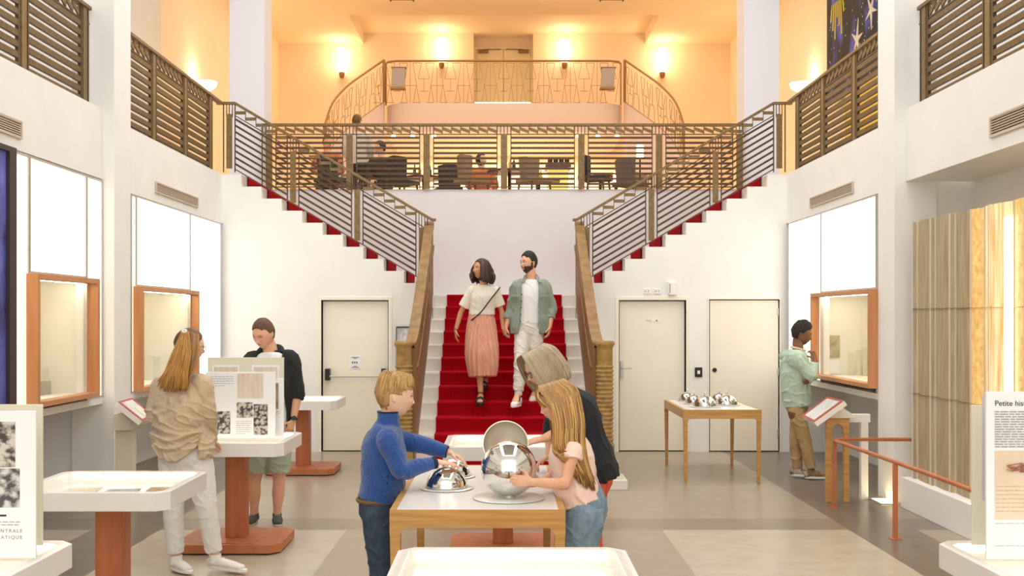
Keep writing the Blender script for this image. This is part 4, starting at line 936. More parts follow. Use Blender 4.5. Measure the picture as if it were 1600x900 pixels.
def leaf(a, b, m, nm):
    w = MB(); n = 8; rows = 6; vs = []; d = V((b[1]-a[1], b[0]-a[0], 0)).normalized(); nn = V((-d.y, d.x, 0))
    if nn.x > 0: nn = -nn
    for side in (0, 1):
        for j in range(rows+1):
            z = .28+(zt_-.28)*j/rows
            for i in range(n+1):
                u = i/n; p = V((a[1]+(b[1]-a[1])*u, a[0]+(b[0]-a[0])*u, 0)); bul = .012*math.sin(PI*u)
                p = p+nn*(bul+(0 if side == 0 else -.02)); vs.append((p.x, p.y, z))
    m_ = (n+1)*(rows+1)
    for s_ in (0, 1):
        for j in range(rows):
            for i in range(n): o = s_*m_+j*(n+1)+i; f = (o, o+1, o+n+2, o+n+1); w.f.append(list(f)); w.m.append(0)
    w.v = [V(v) for v in vs]
    # rim strips
    for i in range(n):
        for r0 in (0, rows*(n+1)): w.f.append([r0+i, r0+i+1, m_+r0+i+1, m_+r0+i]); w.m.append(0)
    for j in range(rows):
        for c0_ in (0, n): o = j*(n+1)+c0_; w.f.append([o, o+n+1, m_+o+n+1, m_+o]); w.m.append(0)
    lf = w.build(nm, m, t, smooth=True, angle=60)
    q = MB(); q.bar((a[1]-.006, a[0], .28), (a[1]-.006, a[0], zt_+.004), .012, .016, up=(0, 1, 0)); q.build('leaf_edge', M_rim, lf)
    q = MB()
    for z in (1.06, 1.83): q.bar(V((a[1], a[0], z))+nn*.009, V(((a[1]+b[1])/2, (a[0]+b[0])/2, z-.006))+nn*.020, .006, .005); q.bar(V(((a[1]+b[1])/2, (a[0]+b[0])/2, z-.006))+nn*.020, V((b[1], b[0], z))+nn*.009, .006, .005)
    q.build('leaf_joint', mat('leaf_joint_brown', (128, 108, 84), .6) if m is M_taupe else mat('leaf_joint_gold', (206, 160, 90), .5), lf)
for a, b in zip(zig[:-1], zig[1:]): leaf(a, b, M_taupe, 'taupe_leaf')
for i, (a, b) in enumerate(zip(gol[:-1], gol[1:])): leaf(a, b, M_gold if i % 3 == 0 else M_gold2, 'golden_leaf')
w = MB(); yv = F*3.8/(1582-CX); w.tube([(3.76, yv, .32), (3.76, yv, 2.5)], .022, 12); w.build('light_tube', mat('fluorescent', (255, 255, 250), .4, emit=5, emit_rgb=(255, 244, 216)), t, smooth=True)
# uplight on the floor by the right column
t = thing('floor_uplight', 'small glowing floor light at the foot of the right column', 'floor light', (3.62, 10.2, 0))
w = MB(); w.box(3.52, 3.66, 10.14, 10.44, 0.002, .012); w.build('lens', mat('uplight_lens', (255, 244, 214), .4, emit=6, emit_rgb=(255, 232, 180)), t)
w = MB(); w.box(3.505, 3.52, 10.125, 10.455, .002, .016); w.box(3.52, 3.66, 10.125, 10.14, .002, .016); w.box(3.52, 3.66, 10.44, 10.455, .002, .016); w.build('rim', M_seam, t)
M_rail = mat('copper_painted_steel', (194, 116, 72), .4, rgb2=(178, 100, 58), scale=4)
t = thing('barrier_rail', 'copper coloured low barrier rail in front of the folded screen', 'barrier', (3.04, 10, 0))
w = MB(); w.tube([(3.77, 10.03, .625), (3.08, 10.03, .625), (3.03, 10.0, .625), (3.03, 9.95, .62), (3.12, 8.0, .60), (3.14, 6.8, .59)], .017, 12); w.build('handrail', M_rail, t, smooth=True)
for x, y in ((3.035, 10.0), (3.09, 8.6), (3.13, 7.2)):
    w = MB(); w.box(x-.016, x+.016, y-.016, y+.016, .006, .605); w.box(x-.04, x+.04, y-.04, y+.04, 0, .006); w.build('post', M_rail, t)
t = thing('lectern', 'slanted label lectern on oak and white legs beside the right barrier rail', 'lectern', (3.2, 10.4, 0))
M_lect = mat('lectern_white', (240, 234, 222), .5)
def slab(t, q, th, m, nm, bev=.002):
    n = (q[1]-q[0]).cross(q[3]-q[0]).normalized()
    if n.z < 0: n = -n
    w = MB(); w.add(list(q)+[p-n*th for p in q], [(0, 1, 2, 3), (7, 6, 5, 4), (0, 4, 5, 1), (1, 5, 6, 2), (2, 6, 7, 3), (3, 7, 4, 0)]); return w.build(nm, m, t, bevel=bev), n
def lerp2(q, u, v): return (q[0].lerp(q[1], u)).lerp(q[3].lerp(q[2], u), v)
def label_board(t, q):
    """q: low-near, high-near, high-far, low-far corners"""
    _, n = slab(t, q, .05, M_lect, 'board')
    up = n*.004
    w = MB(); b = .09
    for (u0, v0, u1, v1) in ((0, 0, 1, .13), (0, .9, 1, 1), (0, .13, .07, .9), (.93, .13, 1, .9)):
        vs = [lerp2(q, u0, v0)+up, lerp2(q, u1, v0)+up, lerp2(q, u1, v1)+up, lerp2(q, u0, v1)+up]; w.add(vs+[p-up for p in vs], [(0, 1, 2, 3), (7, 6, 5, 4), (0, 4, 5, 1), (1, 5, 6, 2), (2, 6, 7, 3), (3, 7, 4, 0)])
    w.build('red_frame', M_red, t)
    qq = [lerp2(q, u, v)+up*.6 for u, v in ((.07, .13), (.93, .13), (.93, .9), (.07, .9))]
    slab(t, qq, .002, mat('label_sheet', (226, 228, 222), .25, rgb2=(196, 198, 196), scale=6), 'label_sheet', 0)
# board: parallelogram read from its real tilt (low side towards the hall)
q = [P(1272, 660, 10.05), P(1319, 626, 10.05), P(1293, 620, 10.62), P(1253, 650, 10.62)]
M_or = mat('orange_lacquer', (206, 92, 52), .4)
label_board(t, q)
zc = .80
for x in (3.07, 3.235):
    w = MB(); w.box(x-.026, x+.026, 10.28, 10.33, 0, zc-.16); w.build('oak_leg', M_oak, t, bevel=.003)
w = MB(); w.prism([(3.044, zc-.16), (3.044, zc+.0), (3.261, zc), (3.261, zc-.16), (3.209, zc-.16), (3.2, zc-.08), (3.15, zc-.05), (3.105, zc-.08), (3.096, zc-.16)], 'y', 10.28, 10.33); w.build('oak_bridge', M_oak, t, bevel=.002)
w = MB(); w.box(3.20, 3.52, 10.46, 10.52, zc-.06, zc+.02); w.build('white_bridge', M_lect, t, bevel=.003)
w = MB(); w.box(3.43, 3.50, 10.46, 10.52, 0, zc-.06); w.build('white_leg', M_lect, t, bevel=.003)
w = MB(); w.prism([(3.02, .80), (3.16, .92), (3.34, .80), (3.25, zc), (3.1, zc)], 'y', 10.26, 10.5); w.build('board_bracket', M_lect, t, bevel=.003)
t = thing('lectern', 'slanted red edged label lectern on a cream post by the left column', 'lectern', (-3.5, 9.9, 0))
q = [P(222, 658, 9.7), P(184, 628, 9.7), P(206, 622, 10.15), P(240, 650, 10.15)]
label_board(t, q)
w = MB(); w.box(-3.56, -3.40, 9.95, 10.05, 0, .86); w.build('post', mat('cream_post', (222, 212, 190), .5), t, bevel=.003)
w = MB(); w.prism([(-3.56, .72), (-3.56, .86), (-3.36, .93), (-3.2, .80), (-3.40, .72)], 'y', 9.9, 10.05); w.build('bracket', mat('cream_post', (222, 212, 190), .5), t, bevel=.003)
# ================================================================ PEOPLE: LIBRARY
class Blob:
    """collects closed lofts and balls; remesh() melts them into one continuous surface"""
    def __init__(s): s.v = []; s.f = []
    def add(s, vs, fs): n = len(s.v); s.v += vs; s.f += [[i+n for i in f] for f in fs]
    def loft(s, pts, rad, ref=None, sub=5, n=18, cap=True, power=2.0):
        """pts centre line; rad list of r or (a,b); a lies along ref"""
        pts = [V(p) for p in pts]; ra = [float(r[0] if isinstance(r, tuple) else r) for r in rad]; rb = [float(r[1] if isinstance(r, tuple) else r) for r in rad]
        k = (len(pts)-1)*sub; P_ = [cr(pts, i/k) for i in range(k+1)]; A = [cr(ra, i/k) for i in range(k+1)]; B = [cr(rb, i/k) for i in range(k+1)]
        T = [(P_[min(i+1, k)]-P_[max(i-1, 0)]).normalized() for i in range(k+1)]
        if ref is None: ref = V((1, 0, 0)) if abs(T[0].x) < .8 else V((0, 1, 0))
        refs = ref if isinstance(ref, list) else [ref]*len(pts); RF = [cr([V(r) for r in refs], i/k) for i in range(k+1)]
        if cap:          # rounded ends
            for e in ((0,) if cap == 'start' else (0, 1)):
                i = 0 if e == 0 else len(P_)-1; d = T[i]*(-1 if e == 0 else 1); p, a, b, r, t_ = P_[i], A[i], B[i], RF[i], T[i]; m = min(a, b)
                ex = [(p+d*m*.95*math.sin(q), a*math.cos(q), b*math.cos(q)) for q in (.5, 1.0, 1.35)]
                if e == 0:
                    for c_ in ex: P_.insert(0, c_[0]); A.insert(0, max(c_[1], .001)); B.insert(0, max(c_[2], .001)); RF.insert(0, r); T.insert(0, t_)
                else:
                    for c_ in ex: P_.append(c_[0]); A.append(max(c_[1], .001)); B.append(max(c_[2], .001)); RF.append(r); T.append(t_)
        vs = []
        for p, a, b, r, t_ in zip(P_, A, B, RF, T):
            u = (r-t_*r.dot(t_)).normalized(); w_ = t_.cross(u)
            for j in range(n):
                q = 2*PI*j/n; c, s_ = math.cos(q), math.sin(q)
                e = 2/power; vs.append(p+u*a*math.copysign(abs(c)**e, c)+w_*b*math.copysign(abs(s_)**e, s_))
        m = len(P_); fs = [[i*n+j, i*n+(j+1) % n, (i+1)*n+(j+1) % n, (i+1)*n+j] for i in range(m-1) for j in range(n)]
        fs += [list(range(n))[::-1], [(m-1)*n+j for j in range(n)]]
        s.add(vs, fs); return s
    def ball(s, c, r, R_=None, n=14):
        c = V(c); r = r if isinstance(r, tuple) else (r, r, r); vs = []; fs = []
        for i in range(1, n):
            a = PI*i/n
            for j in range(n*2):
                b = PI*j/n; p = V((r[0]*math.sin(a)*math.cos(b), r[1]*math.sin(a)*math.sin(b), r[2]*math.cos(a))); vs.append(c+(R_ @ p if R_ else p))
        m = 2*n; fs = [[i*m+j, (i+1)*m+j, (i+1)*m+(j+1) % m, i*m+(j+1) % m] for i in range(n-2) for j in range(m)]
        t_, b_ = V((0, 0, r[2])), V((0, 0, -r[2])); vs += [c+(R_ @ t_ if R_ else t_), c+(R_ @ b_ if R_ else b_)]; q = len(vs)
        fs += [[q-2, j, (j+1) % m] for j in range(m)]+[[q-1, (n-2)*m+(j+1) % m, (n-2)*m+j] for j in range(m)]
        s.add(vs, fs); return s
    def raw(s, vs, fs): s.add(list(vs), fs); return s
    def remesh(s, voxel, smooth=4, factor=.5):
        me = bpy.data.meshes.new('tmp'); me.from_pydata(s.v, [], s.f)
        bm = bmesh.new(); bm.from_mesh(me); bmesh.ops.recalc_face_normals(bm, faces=bm.faces); bm.to_mesh(me); bm.free()
        o = bpy.data.objects.new('tmp', me); C.objects.link(o)
        md = o.modifiers.new('r', 'REMESH'); md.mode = 'VOXEL'; md.voxel_size = voxel; md.adaptivity = 0
        if smooth: ms = o.modifiers.new('s', 'SMOOTH'); ms.factor = factor; ms.iterations = smooth
        dg = bpy.context.evaluated_depsgraph_get(); r = bpy.data.meshes.new_from_object(o.evaluated_get(dg))
        bpy.data.objects.remove(o); bpy.data.meshes.remove(me)
        return r
def finish(me, name, mats, parent, folds=None, cut=None, mat_fn=None, thick=0, warp=None):
    """folds(p)->displacement along the normal; cut(p)->True removes the face; mat_fn(p)->slot"""
    for m in (mats if isinstance(mats, (list, tuple)) else [mats]): me.materials.append(m)
    if folds:
        ns = [V(v.normal) for v in me.vertices]
        for v, n in zip(me.vertices, ns): v.co += n*folds(v.co)
    if warp:
        for v in me.vertices: v.co = warp(v.co)
    if cut:
        bm = bmesh.new(); bm.from_mesh(me); bmesh.ops.delete(bm, geom=[f for f in bm.faces if cut(f.calc_center_median())], context='FACES')
        nb_ = {v: [e.other_vert(v) for e in v.link_edges if e.is_boundary] for v in bm.verts if v.is_boundary}
        for it in range(8):
            new = {v: (v.co*.4+(n[0].co+n[1].co)*.3) for v, n in nb_.items() if len(n) == 2}
            for v, c in new.items(): v.co = c
        bm.to_mesh(me); bm.free()
    if mat_fn:
        for p in me.polygons: p.material_index = mat_fn(p.center)
    me.polygons.foreach_set('use_smooth', [True]*len(me.polygons))
    me.transform(Matrix.Translation(-ORG[parent])); me.update(); me.name = name
    o = link_mesh(name, me, parent)
    if thick: sd = o.modifiers.new('thickness', 'SOLIDIFY'); sd.thickness = thick; sd.offset = -1
    return o
def wrinkle(amp, sc=(14, 14, 5), seed=0, amp2=None):
    s = V((seed*3.1, seed*1.7, seed*.9))
    def f(p):
        q = V((p.x*sc[0], p.y*sc[1], p.z*sc[2]))+s
        q = q+V((q.y*.35+q.z*.3, q.z*.3, q.x*.35))
        a = mnoise.noise(q); b = mnoise.noise(q*2.1+V((5, 3, 1))); c = mnoise.noise(q*.45+V((9, 2, 4)))
        return amp*(1.35*max(0, 1-abs(a)*3.2)**1.5*(.45+max(0, c+.35))+.55*max(0, 1-abs(b)*3)**1.5*max(0, .3-c)-.35)
    return f
def frame(fwd, up=(0, 0, 1)):
    f = V(fwd).normalized(); r = f.cross(V(up)).normalized(); u = r.cross(f)
    return r, f, u
def g(x, s): return math.exp(-(x/s)**2)
_ico = {}
def ico(sub):
    if sub not in _ico:
        bm = bmesh.new(); bmesh.ops.create_icosphere(bm, subdivisions=sub, radius=1)
        _ico[sub] = ([v.co.copy() for v in bm.verts], [[v.index for v in f.verts] for f in bm.faces]); bm.free()
    return _ico[sub]
def head_shape(d, fem=0, child=0, nose=1.0):
    """unit head, z -.5 chin .. +.5 crown, +y = face, x to the subject's right"""
    x, y, z = d
    p = V((x*.335, y*.42, z*.5)); t = max(0, -z)
    jaw = 1-(.34+.04*fem)*t**1.4; p.x *= jaw
    if z > 0: p.x *= 1+.05*z; 
    if y < 0: p.y *= 1+.10*max(0, z+.15); p.y *= 1-.42*max(0, -z)**1.1
    else:
        p.y *= (1-.06*max(0, z)**2); p.y *= 1-.08*t
        p.y += .03*t
        ax = abs(p.x); zz = p.z
        f = min(1, y*2.2)
        e = .02*g(zz-.125, .05)*g(ax-.1, .11)*(1-.6*fem)*(1-.6*child)          # brow
        e -= .046*g(zz-.035, .045)*g(ax-.13, .065)                              # sockets
        e -= .012*g(zz-.06, .05)*g(ax, .04)                                    # bridge
        e += nose*(.03*g(zz-.0, .07)*g(ax, .03)+.10*g(zz+.095, .045)*g(ax, .045)+.03*g(zz+.11, .028)*g(ax-.04, .025))*(1-.25*child)
        e += .022*g(zz+.06, .07)*g(ax-.17, .06)*(1+.8*child)                    # cheek
        e -= .014*g(zz+.155, .02)*g(ax, .05)
        e += .046*g(zz+.192, .02)*g(ax, .075)+.040*g(zz+.250, .022)*g(ax, .065)
        e -= .026*g(zz+.220, .011)*g(ax, .085)
        e -= .018*g(zz+.295, .025)*g(ax, .08)
        e += .032*g(zz+.385, .07)*g(ax, .08)*(1-.3*child)                      # chin
        p.y += e*f
    if child: p.x *= 1.03; p.z *= 1.0 if z > 0 else .97
    return p
def hand(B, wrist, dirv, palm_n, thumb_side, s=1.0, curl=.5, spread=.06, thumb=.6, curls=None):
    """dirv: towards the fingers; palm_n: out of the palm; thumb_side: direction of the thumb"""
    wrist = V(wrist); d = V(dirv).normalized(); t = V(thumb_side); t = (t-d*t.dot(d)).normalized(); n = V(palm_n); n = (n-d*n.dot(d)-t*n.dot(t)).normalized()
    B.loft([wrist-d*.03*s, wrist+d*.015*s, wrist+d*.05*s, wrist+d*.085*s], [(.024*s, .018*s), (.029*s, .017*s), (.038*s, .015*s), (.038*s, .011*s)], ref=t, sub=3)
    L = [(.028, .072, .0085), (.0095, .082, .0088), (-.0095, .076, .0085), (-.028, .060, .0075)]
    for i, (o, ln, r) in enumerate(L):
        c = curls[i] if curls else curl; base = wrist+d*.078*s+t*o*s-d*abs(o-.005)*.25*s; dd = (d+t*(o*spread*18)).normalized(); a = 0; p = base; pts = [p-dd*.02*s, p]
        for j, (fr, k) in enumerate(((.44, .8), (.31, 1.1), (.25, .8))):
            a += c*k; p = p+(dd*math.cos(a)+n*math.sin(a))*ln*fr*s; pts.append(p)
        B.loft(pts, [r*s*1.05, r*s*1.08, r*s, r*s*.93, r*s*.8], sub=2, n=10)
    b = wrist+d*.025*s+t*.026*s; q = (t*.75+d*.6+n*.25).normalized(); q2 = (t*.25+d*.9+n*thumb).normalized()
    B.loft([b-q*.012*s, b+q*.022*s, b+q*.05*s, b+q*.05*s+q2*.028*s], [.014*s, .0125*s, .0105*s, .0085*s], sub=2, n=10)
SKIN = {'light': mat('skin_light', (232, 180, 146), .5, rgb2=(226, 168, 134), scale=14, spec=.35), 'fair': mat('skin_fair', (240, 196, 168), .5, rgb2=(236, 184, 154), scale=14, spec=.35),
        'tan': mat('skin_tan', (212, 156, 116), .5, rgb2=(203, 144, 104), scale=14, spec=.35), 'dark': mat('skin_dark', (134, 92, 64), .45, rgb2=(118, 80, 54), scale=14, spec=.4)}
LIPS = {k: mat('lips_'+k, c, .4) for k, c in {'light': (208, 134, 110), 'fair': (214, 134, 118), 'tan': (184, 98, 82), 'dark': (104, 58, 48)}.items()}
M_eye = mat('eye_white', (232, 228, 222), .15); M_iris = mat('eye_iris', (56, 40, 30), .15)
M_lash = mat('dark_lashes', (66, 46, 36), .7)
M_iris_b = mat('eye_iris_blue', (84, 106, 120), .15)
class Person:
    def __init__(s, label, J, skin='light', name='person', voxel=.005, hs=1.0, arm=1.0, leg=1.0, girth=1.0, group=None, fem=0, child=0, head_h=.225, nose=1.0, fwd=(0, -1, 0), up=(0, 0, 1), lat=None):
        """J: joints in world space"""
        s.J = {k: V(v) for k, v in J.items()}; J = s.J; head_h *= 1.07; J['head'] = J['head']-V((0, 0, .006))
        mid = (J['sh_l']+J['sh_r'])*.5
        for k in ('sh_l', 'sh_r'): J[k] = mid.lerp(J[k], .97)-V((0, 0, .026*hs))
        s.skin = skin; s.hs = hs; s.fem = fem; s.child = child; s.hh = head_h; s.vox = voxel; s.g = girth; s.arm = arm; s.leg = leg
        base = V(((J['an_l'].x+J['an_r'].x)/2, (J['an_l'].y+J['an_r'].y)/2, min(J['toe_l'].z, J['toe_r'].z)-.02))
        s.t = thing(name, label, 'person', base, group)
        s.r, s.f, s.u = frame(fwd, up); s.M = Matrix((s.r, s.f, s.u)).transposed()
        s.lat_sh = (J['sh_r']-J['sh_l']).normalized(); s.lat_hip = (J['hip_r']-J['hip_l']).normalized()
        s.B = Blob(); s.nose = nose
    def H(s, x, y, z): return s.J['head']+s.M @ V((x*s.hh, y*s.hh, z*s.hh))
    def body(s, belly=0.0, bust=0.0, foot=True, hands=True):
        J, B, G, h = s.J, s.B, s.g, s.hs
        vs, fs = ico(5); B.raw([s.H(*head_shape(v, s.fem, s.child, s.nose)) for v in vs], fs)
        for q in (-1, 1):        # ears
            B.ball(s.H(q*.335, -.035, -.03), (.026*s.hh, .062*s.hh, .105*s.hh), s.M @ Matrix.Rotation(q*.35, 3, 'Z') @ Matrix.Rotation(.15, 3, 'X'), 8)
            B.ball(s.H(q*.325, -.01, -.03), (.03*s.hh, .03*s.hh, .07*s.hh), s.M, 6)
        nb = J['neck']; B.loft([J['chest'].lerp(nb, .7), nb, s.H(0, -.08, -.34), s.H(0, -.06, -.05)], [.064*h*G, .060*h*(1-.12*s.fem), .056*h*(1-.12*s.fem), .056*h], sub=4)
        a = s.lat_sh; b = s.lat_hip; m = (a+b)*.5
        sw = (J['sh_r']-J['sh_l']).length/2; hw = (J['hip_r']-J['hip_l']).length/2
        B.loft([J['pelvis']-(J['waist']-J['pelvis'])*.25, J['pelvis'], J['waist'], J['chest'], J['chest'].lerp(nb, .48)], [(.11*h*G, .09*h*G), ((hw+.075*h)*G, .10*h*G), ((.125-.012*s.fem)*h*G+belly, .095*h*G+belly), (.145*h*G, .105*h*G+bust), (sw*.80, .072*h*G)], ref=[b, b, m, a, a], sub=5, n=24)
        for k in ('l', 'r'):
            B.loft([nb-V((0, 0, .07*h)), nb.lerp(J['sh_'+k], .5)-V((0, 0, .045*h)), J['sh_'+k], J['sh_'+k].lerp(J['el_'+k], .35), J['el_'+k]], [.04*h*G, .044*h*G, .048*h*s.arm, .045*h*s.arm, .036*h*s.arm], sub=4)
            B.loft([J['el_'+k], J['el_'+k].lerp(J['wr_'+k], .3), J['wr_'+k]], [.036*h*s.arm, .038*h*s.arm, .024*h], sub=4)
            th = J['hip_'+k]
            B.loft([th-V((0, 0, .02)), th.lerp(J['kn_'+k], .35), J['kn_'+k], J['kn_'+k].lerp(J['an_'+k], .3), J['kn_'+k].lerp(J['an_'+k], .7), J['an_'+k]], [.085*h*s.leg, .078*h*s.leg, .052*h*s.leg, .054*h*s.leg, .038*h*s.leg, .033*h], sub=4)
            if foot:
                an, to = J['an_'+k], J['toe_'+k]; d = (to-an); dn = V((d.x, d.y, 0)).normalized()
                B.loft([an-dn*.035*h+V((0, 0, -.03*h)), an+V((0, 0, -.03*h)), an.lerp(to, .55)+V((0, 0, -.012*h)), to], [(.03*h, .03*h), (.034*h, .036*h), (.042*h, .026*h), (.036*h, .014*h)], ref=dn.cross(V((0, 0, 1))), sub=3)
        return s
    def hand(s, k, *a, **kw): hand(s.B, s.J['wr_'+k], *a, **kw); return s
    def close_body(s, smooth=2):
        lc = [s.H(0, .42, -.195), s.H(0, .42, -.245)]; hh = s.hh; inv = s.M.transposed()
        def mf(p):
            q = inv @ (p-s.J['head'])/hh
            if q.y > .3 and abs(q.x) < .088 and -.262-.0 < q.z+.25*0 < -.175 and abs(q.z+.219) < .042*(1-(q.x/.095)**2)+.002: return 1
            return 0
        me = s.B.remesh(s.vox, smooth); s.bodyo = finish(me, 'body', [SKIN[s.skin], LIPS[s.skin]], s.t, mat_fn=mf)
        return s
    def eyes(s, iris=None, look=(0, 1, 0), sides=(-1, 1), lid=.0):
        iris = iris or M_iris
        for q in sides:
            c = s.H(q*.125, .318, .035); r = .052*s.hh; w = MB(); vs, fs = ico(3)
            d = (s.M @ V(look)).normalized(); w.v = [c+v*r for v in vs]; w.f = [list(f) for f in fs]
            w.m = [1 if (sum((vs[i] for i in f), V((0, 0, 0)))/3).normalized().dot(d) > .9 else 0 for f in fs]
            w.build('eye', [M_eye, iris], s.t, smooth=True, fix=False)
            w = MB(); w.tube([s.H(q*.062, .352, .03), s.H(q*.09, .378, .055), s.H(q*.13, .380, .064), s.H(q*.175, .352, .052), s.H(q*.2, .315, .03)], [.004*s.hh, .009*s.hh, .011*s.hh, .009*s.hh, .004*s.hh], 6); w.build('eyelashes', M_lash, s.t, smooth=True)
    def brows(s, m, th=.012):
        for q in (-1, 1):
            w = MB(); w.tube([s.H(q*.05, .395, .105), s.H(q*.12, .392, .135), s.H(q*.2, .335, .115)], [th*s.hh, th*1.2*s.hh, th*.6*s.hh], 8); w.build('eyebrow', m, s.t, smooth=True)
    def cap_hair(s, m, fn, name='hair', sub=5, rough=.0, seed=0, streak=0.0):
        """fn(d)-> outward scale above the skull; values below 1 sink under the skin"""
        vs, fs = ico(sub); w = []
        for v in vs:
            p = head_shape(v, s.fem, s.child, 0); k = fn(v)
            if rough: k += rough*mnoise.noise(V((v.x*9, v.y*9, v.z*4))+V((seed, 0, 0)))
            if streak: k += streak*mnoise.noise(V((math.atan2(v.x, v.z+.2)*9+seed, v.y*1.5, 0)))
            w.append(s.H(p.x*k, p.y*k-.015*(k > 1), p.z*k+.0))
        b = Blob(); b.raw(w, fs); me = bpy.data.meshes.new(name); me.from_pydata(b.v, [], b.f)
        return finish(me, name, m, s.t)
    def locks(s, mats, roots, name='hair', r=.011, n=7, seed=1):
        """roots: list of polylines (world); each becomes a tapered lock"""
        w = MB(); rnd = random.Random(seed)
        for pl in roots:
            k = 4*(len(pl)-1); pts = [cr(pl, i/k) for i in range(k+1)]; rr = [r*(.7 if i == 0 else 1 if i < k-2 else (.85, .6, .2)[i-k+2]) for i in range(k+1)]
            w.mi = rnd.randrange(len(mats)); w.tube(pts, rr, n)
        return w.build(name, mats, s.t, smooth=True, angle=180, fix=False)
    def glasses(s, m=None):
        w = MB()
        for q in (-1, 1):
            c = s.H(q*.125, .42, .02); w.tube([c+(s.r*math.cos(a)*.095+s.u*math.sin(a)*.085)*s.hh for a in [i*PI/8 for i in range(16)]], .0022, 6, closed=True)
            w.tube([s.H(q*.22, .40, .04), s.H(q*.33, .2, .04), s.H(q*.345, -.03, .03)], .0018, 6)
        w.tube([s.H(-.035, .43, .04), s.H(0, .44, .05), s.H(.035, .43, .04)], .002, 6)
        return w.build('glasses', m or M_dark, s.t, smooth=True)
    # ---- clothes
    def sleeve(s, B, k, t_end, w0, w1, w2=None, drop=0):
        """sleeve down to t_end: 0..1 upper arm, 1..2 forearm"""
        J = s.J; sh, el, wr = J['sh_'+k], J['el_'+k], J['wr_'+k]; c = J['neck']-V((0, 0, .055*s.hs)); c = c.lerp(sh, .12)
        if t_end <= 1: B.loft([c, c.lerp(sh, .55), sh, sh.lerp(el, t_end*.5), sh.lerp(el, t_end)], [w0*.72, w0*.88, w0, (w0+w1)/2, w1], sub=4, cap=False)
        else: B.loft([c, c.lerp(sh, .55), sh, sh.lerp(el, .5), el, el.lerp(wr, (t_end-1)*.5), el.lerp(wr, t_end-1)], [w0*.72, w0*.88, w0, (w0*.5+w1*.5), w1, (w1+(w2 or w1))/2, w2 or w1], sub=4, cap=False)
    def torso(s, B, hem, ws, wc, ww, wh, neck_t=.66, power=2.2, nt=.86):
        """hem point; each w = (lateral, depth) radii for shoulders, chest, waist, hem"""
        J = s.J; a = s.lat_sh; b = s.lat_hip; m = (a+b)*.5; nb = J['neck']
        top = J['chest'].lerp(nb, neck_t)
        B.loft([hem, hem.lerp(J['waist'], .6), J['waist'], J['chest'], top, J['chest'].lerp(nb, nt)], [wh, wh, ww, wc, ws, (ws[0]*.5, ws[1]*.82)], ref=[b, b, m, a, a, a], sub=5, n=28, power=power, cap=False)
    def trousers(s, m, w_hip, wt, wk, wa, end=1.0, folds=.004, name='trousers', wb=None, seed=3, top=.8, voxel=None, pinch=None):
        J = s.J; B = Blob(); b = s.lat_hip
        B.loft([J['pelvis']-V((0, 0, .07*s.hs)), J['pelvis'], J['pelvis'].lerp(J['waist'], top)], [(w_hip[0]*.8, w_hip[1]*.85), w_hip, wb or (w_hip[0]*.9, w_hip[1]*.88)], ref=b, sub=4, n=24)
        for k in ('l', 'r'):
            hp, kn, an = J['hip_'+k], J['kn_'+k], J['an_'+k]
            pts = [hp+V((0, 0, .02)), hp.lerp(kn, .3), hp.lerp(kn, .65), kn]; rr = [wt, wt*.97, (wt+wk)/2, wk]
            if end < 1: pts = pts[:3] if end < .65 else pts; rr = rr[:len(pts)]
            if end <= 0.8: pts = [hp+V((0, 0, .02)), hp.lerp(kn, end*.5), hp.lerp(kn, end)]; rr = [wt, wt*1.0, wk]
            elif end > 1: pts += [kn.lerp(an, (end-1)*.5), kn.lerp(an, end-1)]; rr += [(wk+wa)/2, wa]
            B.loft(pts, rr, sub=5, n=20, cap='start')
        me = B.remesh(voxel or s.vox*1.15, 2); f = wrinkle(folds, (9, 9, 12), seed)
        return finish(me, name, m, s.t, folds=f)
    def shoe(s, k, m, sole, h=1.0, hi=0.0, up=0.0):
        J = s.J; an, to = J['an_'+k], J['toe_'+k]; d = (to-an); dn = V((d.x, d.y, 0)).normalized(); lat = dn.cross(V((0, 0, 1)))
        sl = V((to.x, to.y, to.z)); heel = V((an.x, an.y, 0))-dn*.05*h; zb = to.z-.022*h; pitch = (an.z-.085*h-zb) if up else 0
        B = Blob(); q = s.hs*h
        az = an.z
        A0 = V((an.x, an.y, zb+pitch)); T0 = V((to.x, to.y, zb))
        B.loft([A0-dn*.045*q+V((0, 0, .04*q)), A0+V((0, 0, .045*q)), A0.lerp(T0, .55)+V((0, 0, .038*q)), T0+V((0, 0, .03*q))], [(.032*q, .036*q), (.037*q, .04*q), (.045*q, .033*q), (.038*q, .02*q)], ref=lat, sub=4)
        B.loft([A0+V((0, 0, .05*q))-dn*.01, A0+V((0, 0, .085*q+hi))-dn*.006], [(.038*q, .044*q), (.038*q, .044*q)], ref=lat, sub=3, cap=False)
        me = B.remesh(.005, 3); o = finish(me, 'shoe', m, s.t)
        w = MB(); out = []
        for a in [i*2*PI/24 for i in range(24)]:
            u = math.cos(a); v = math.sin(a); p = A0.lerp(T0, .47)+dn*u*((T0-A0).length*.5+.06*q)+lat*v*(.043*q+.004*u); zz = A0.z+(T0.z-A0.z)*max(0, min(1, (p-A0).dot(dn)/max(.01, (T0-A0).length))); out.append(V((p.x, p.y, zz)))
        n = 24; vs = [p-V((0, 0, .0)) for p in out]+[p+V((0, 0, .022*q)) for p in out]; w.add(vs, [tuple(range(n))[::-1], tuple(range(n, 2*n))]+[(i, (i+1) % n, n+(i+1) % n, n+i) for i in range(n)])
        w.build('shoe_sole', sole, o, bevel=.003)
        w = MB()
        for i in range(4):
            c = A0.lerp(T0, .28+.1*i)+V((0, 0, .083*q-.008*i*q)); w.tube([c-lat*.022*q-V((0, 0, .006)), c+V((0, 0, .001)), c+lat*.022*q-V((0, 0, .006))], .0035*q, 6)
        w.build('laces', sole, o, smooth=True)
        return o
def jp(Y0):
    return lambda px, py, dy=0: P(px, py, Y0+dy)
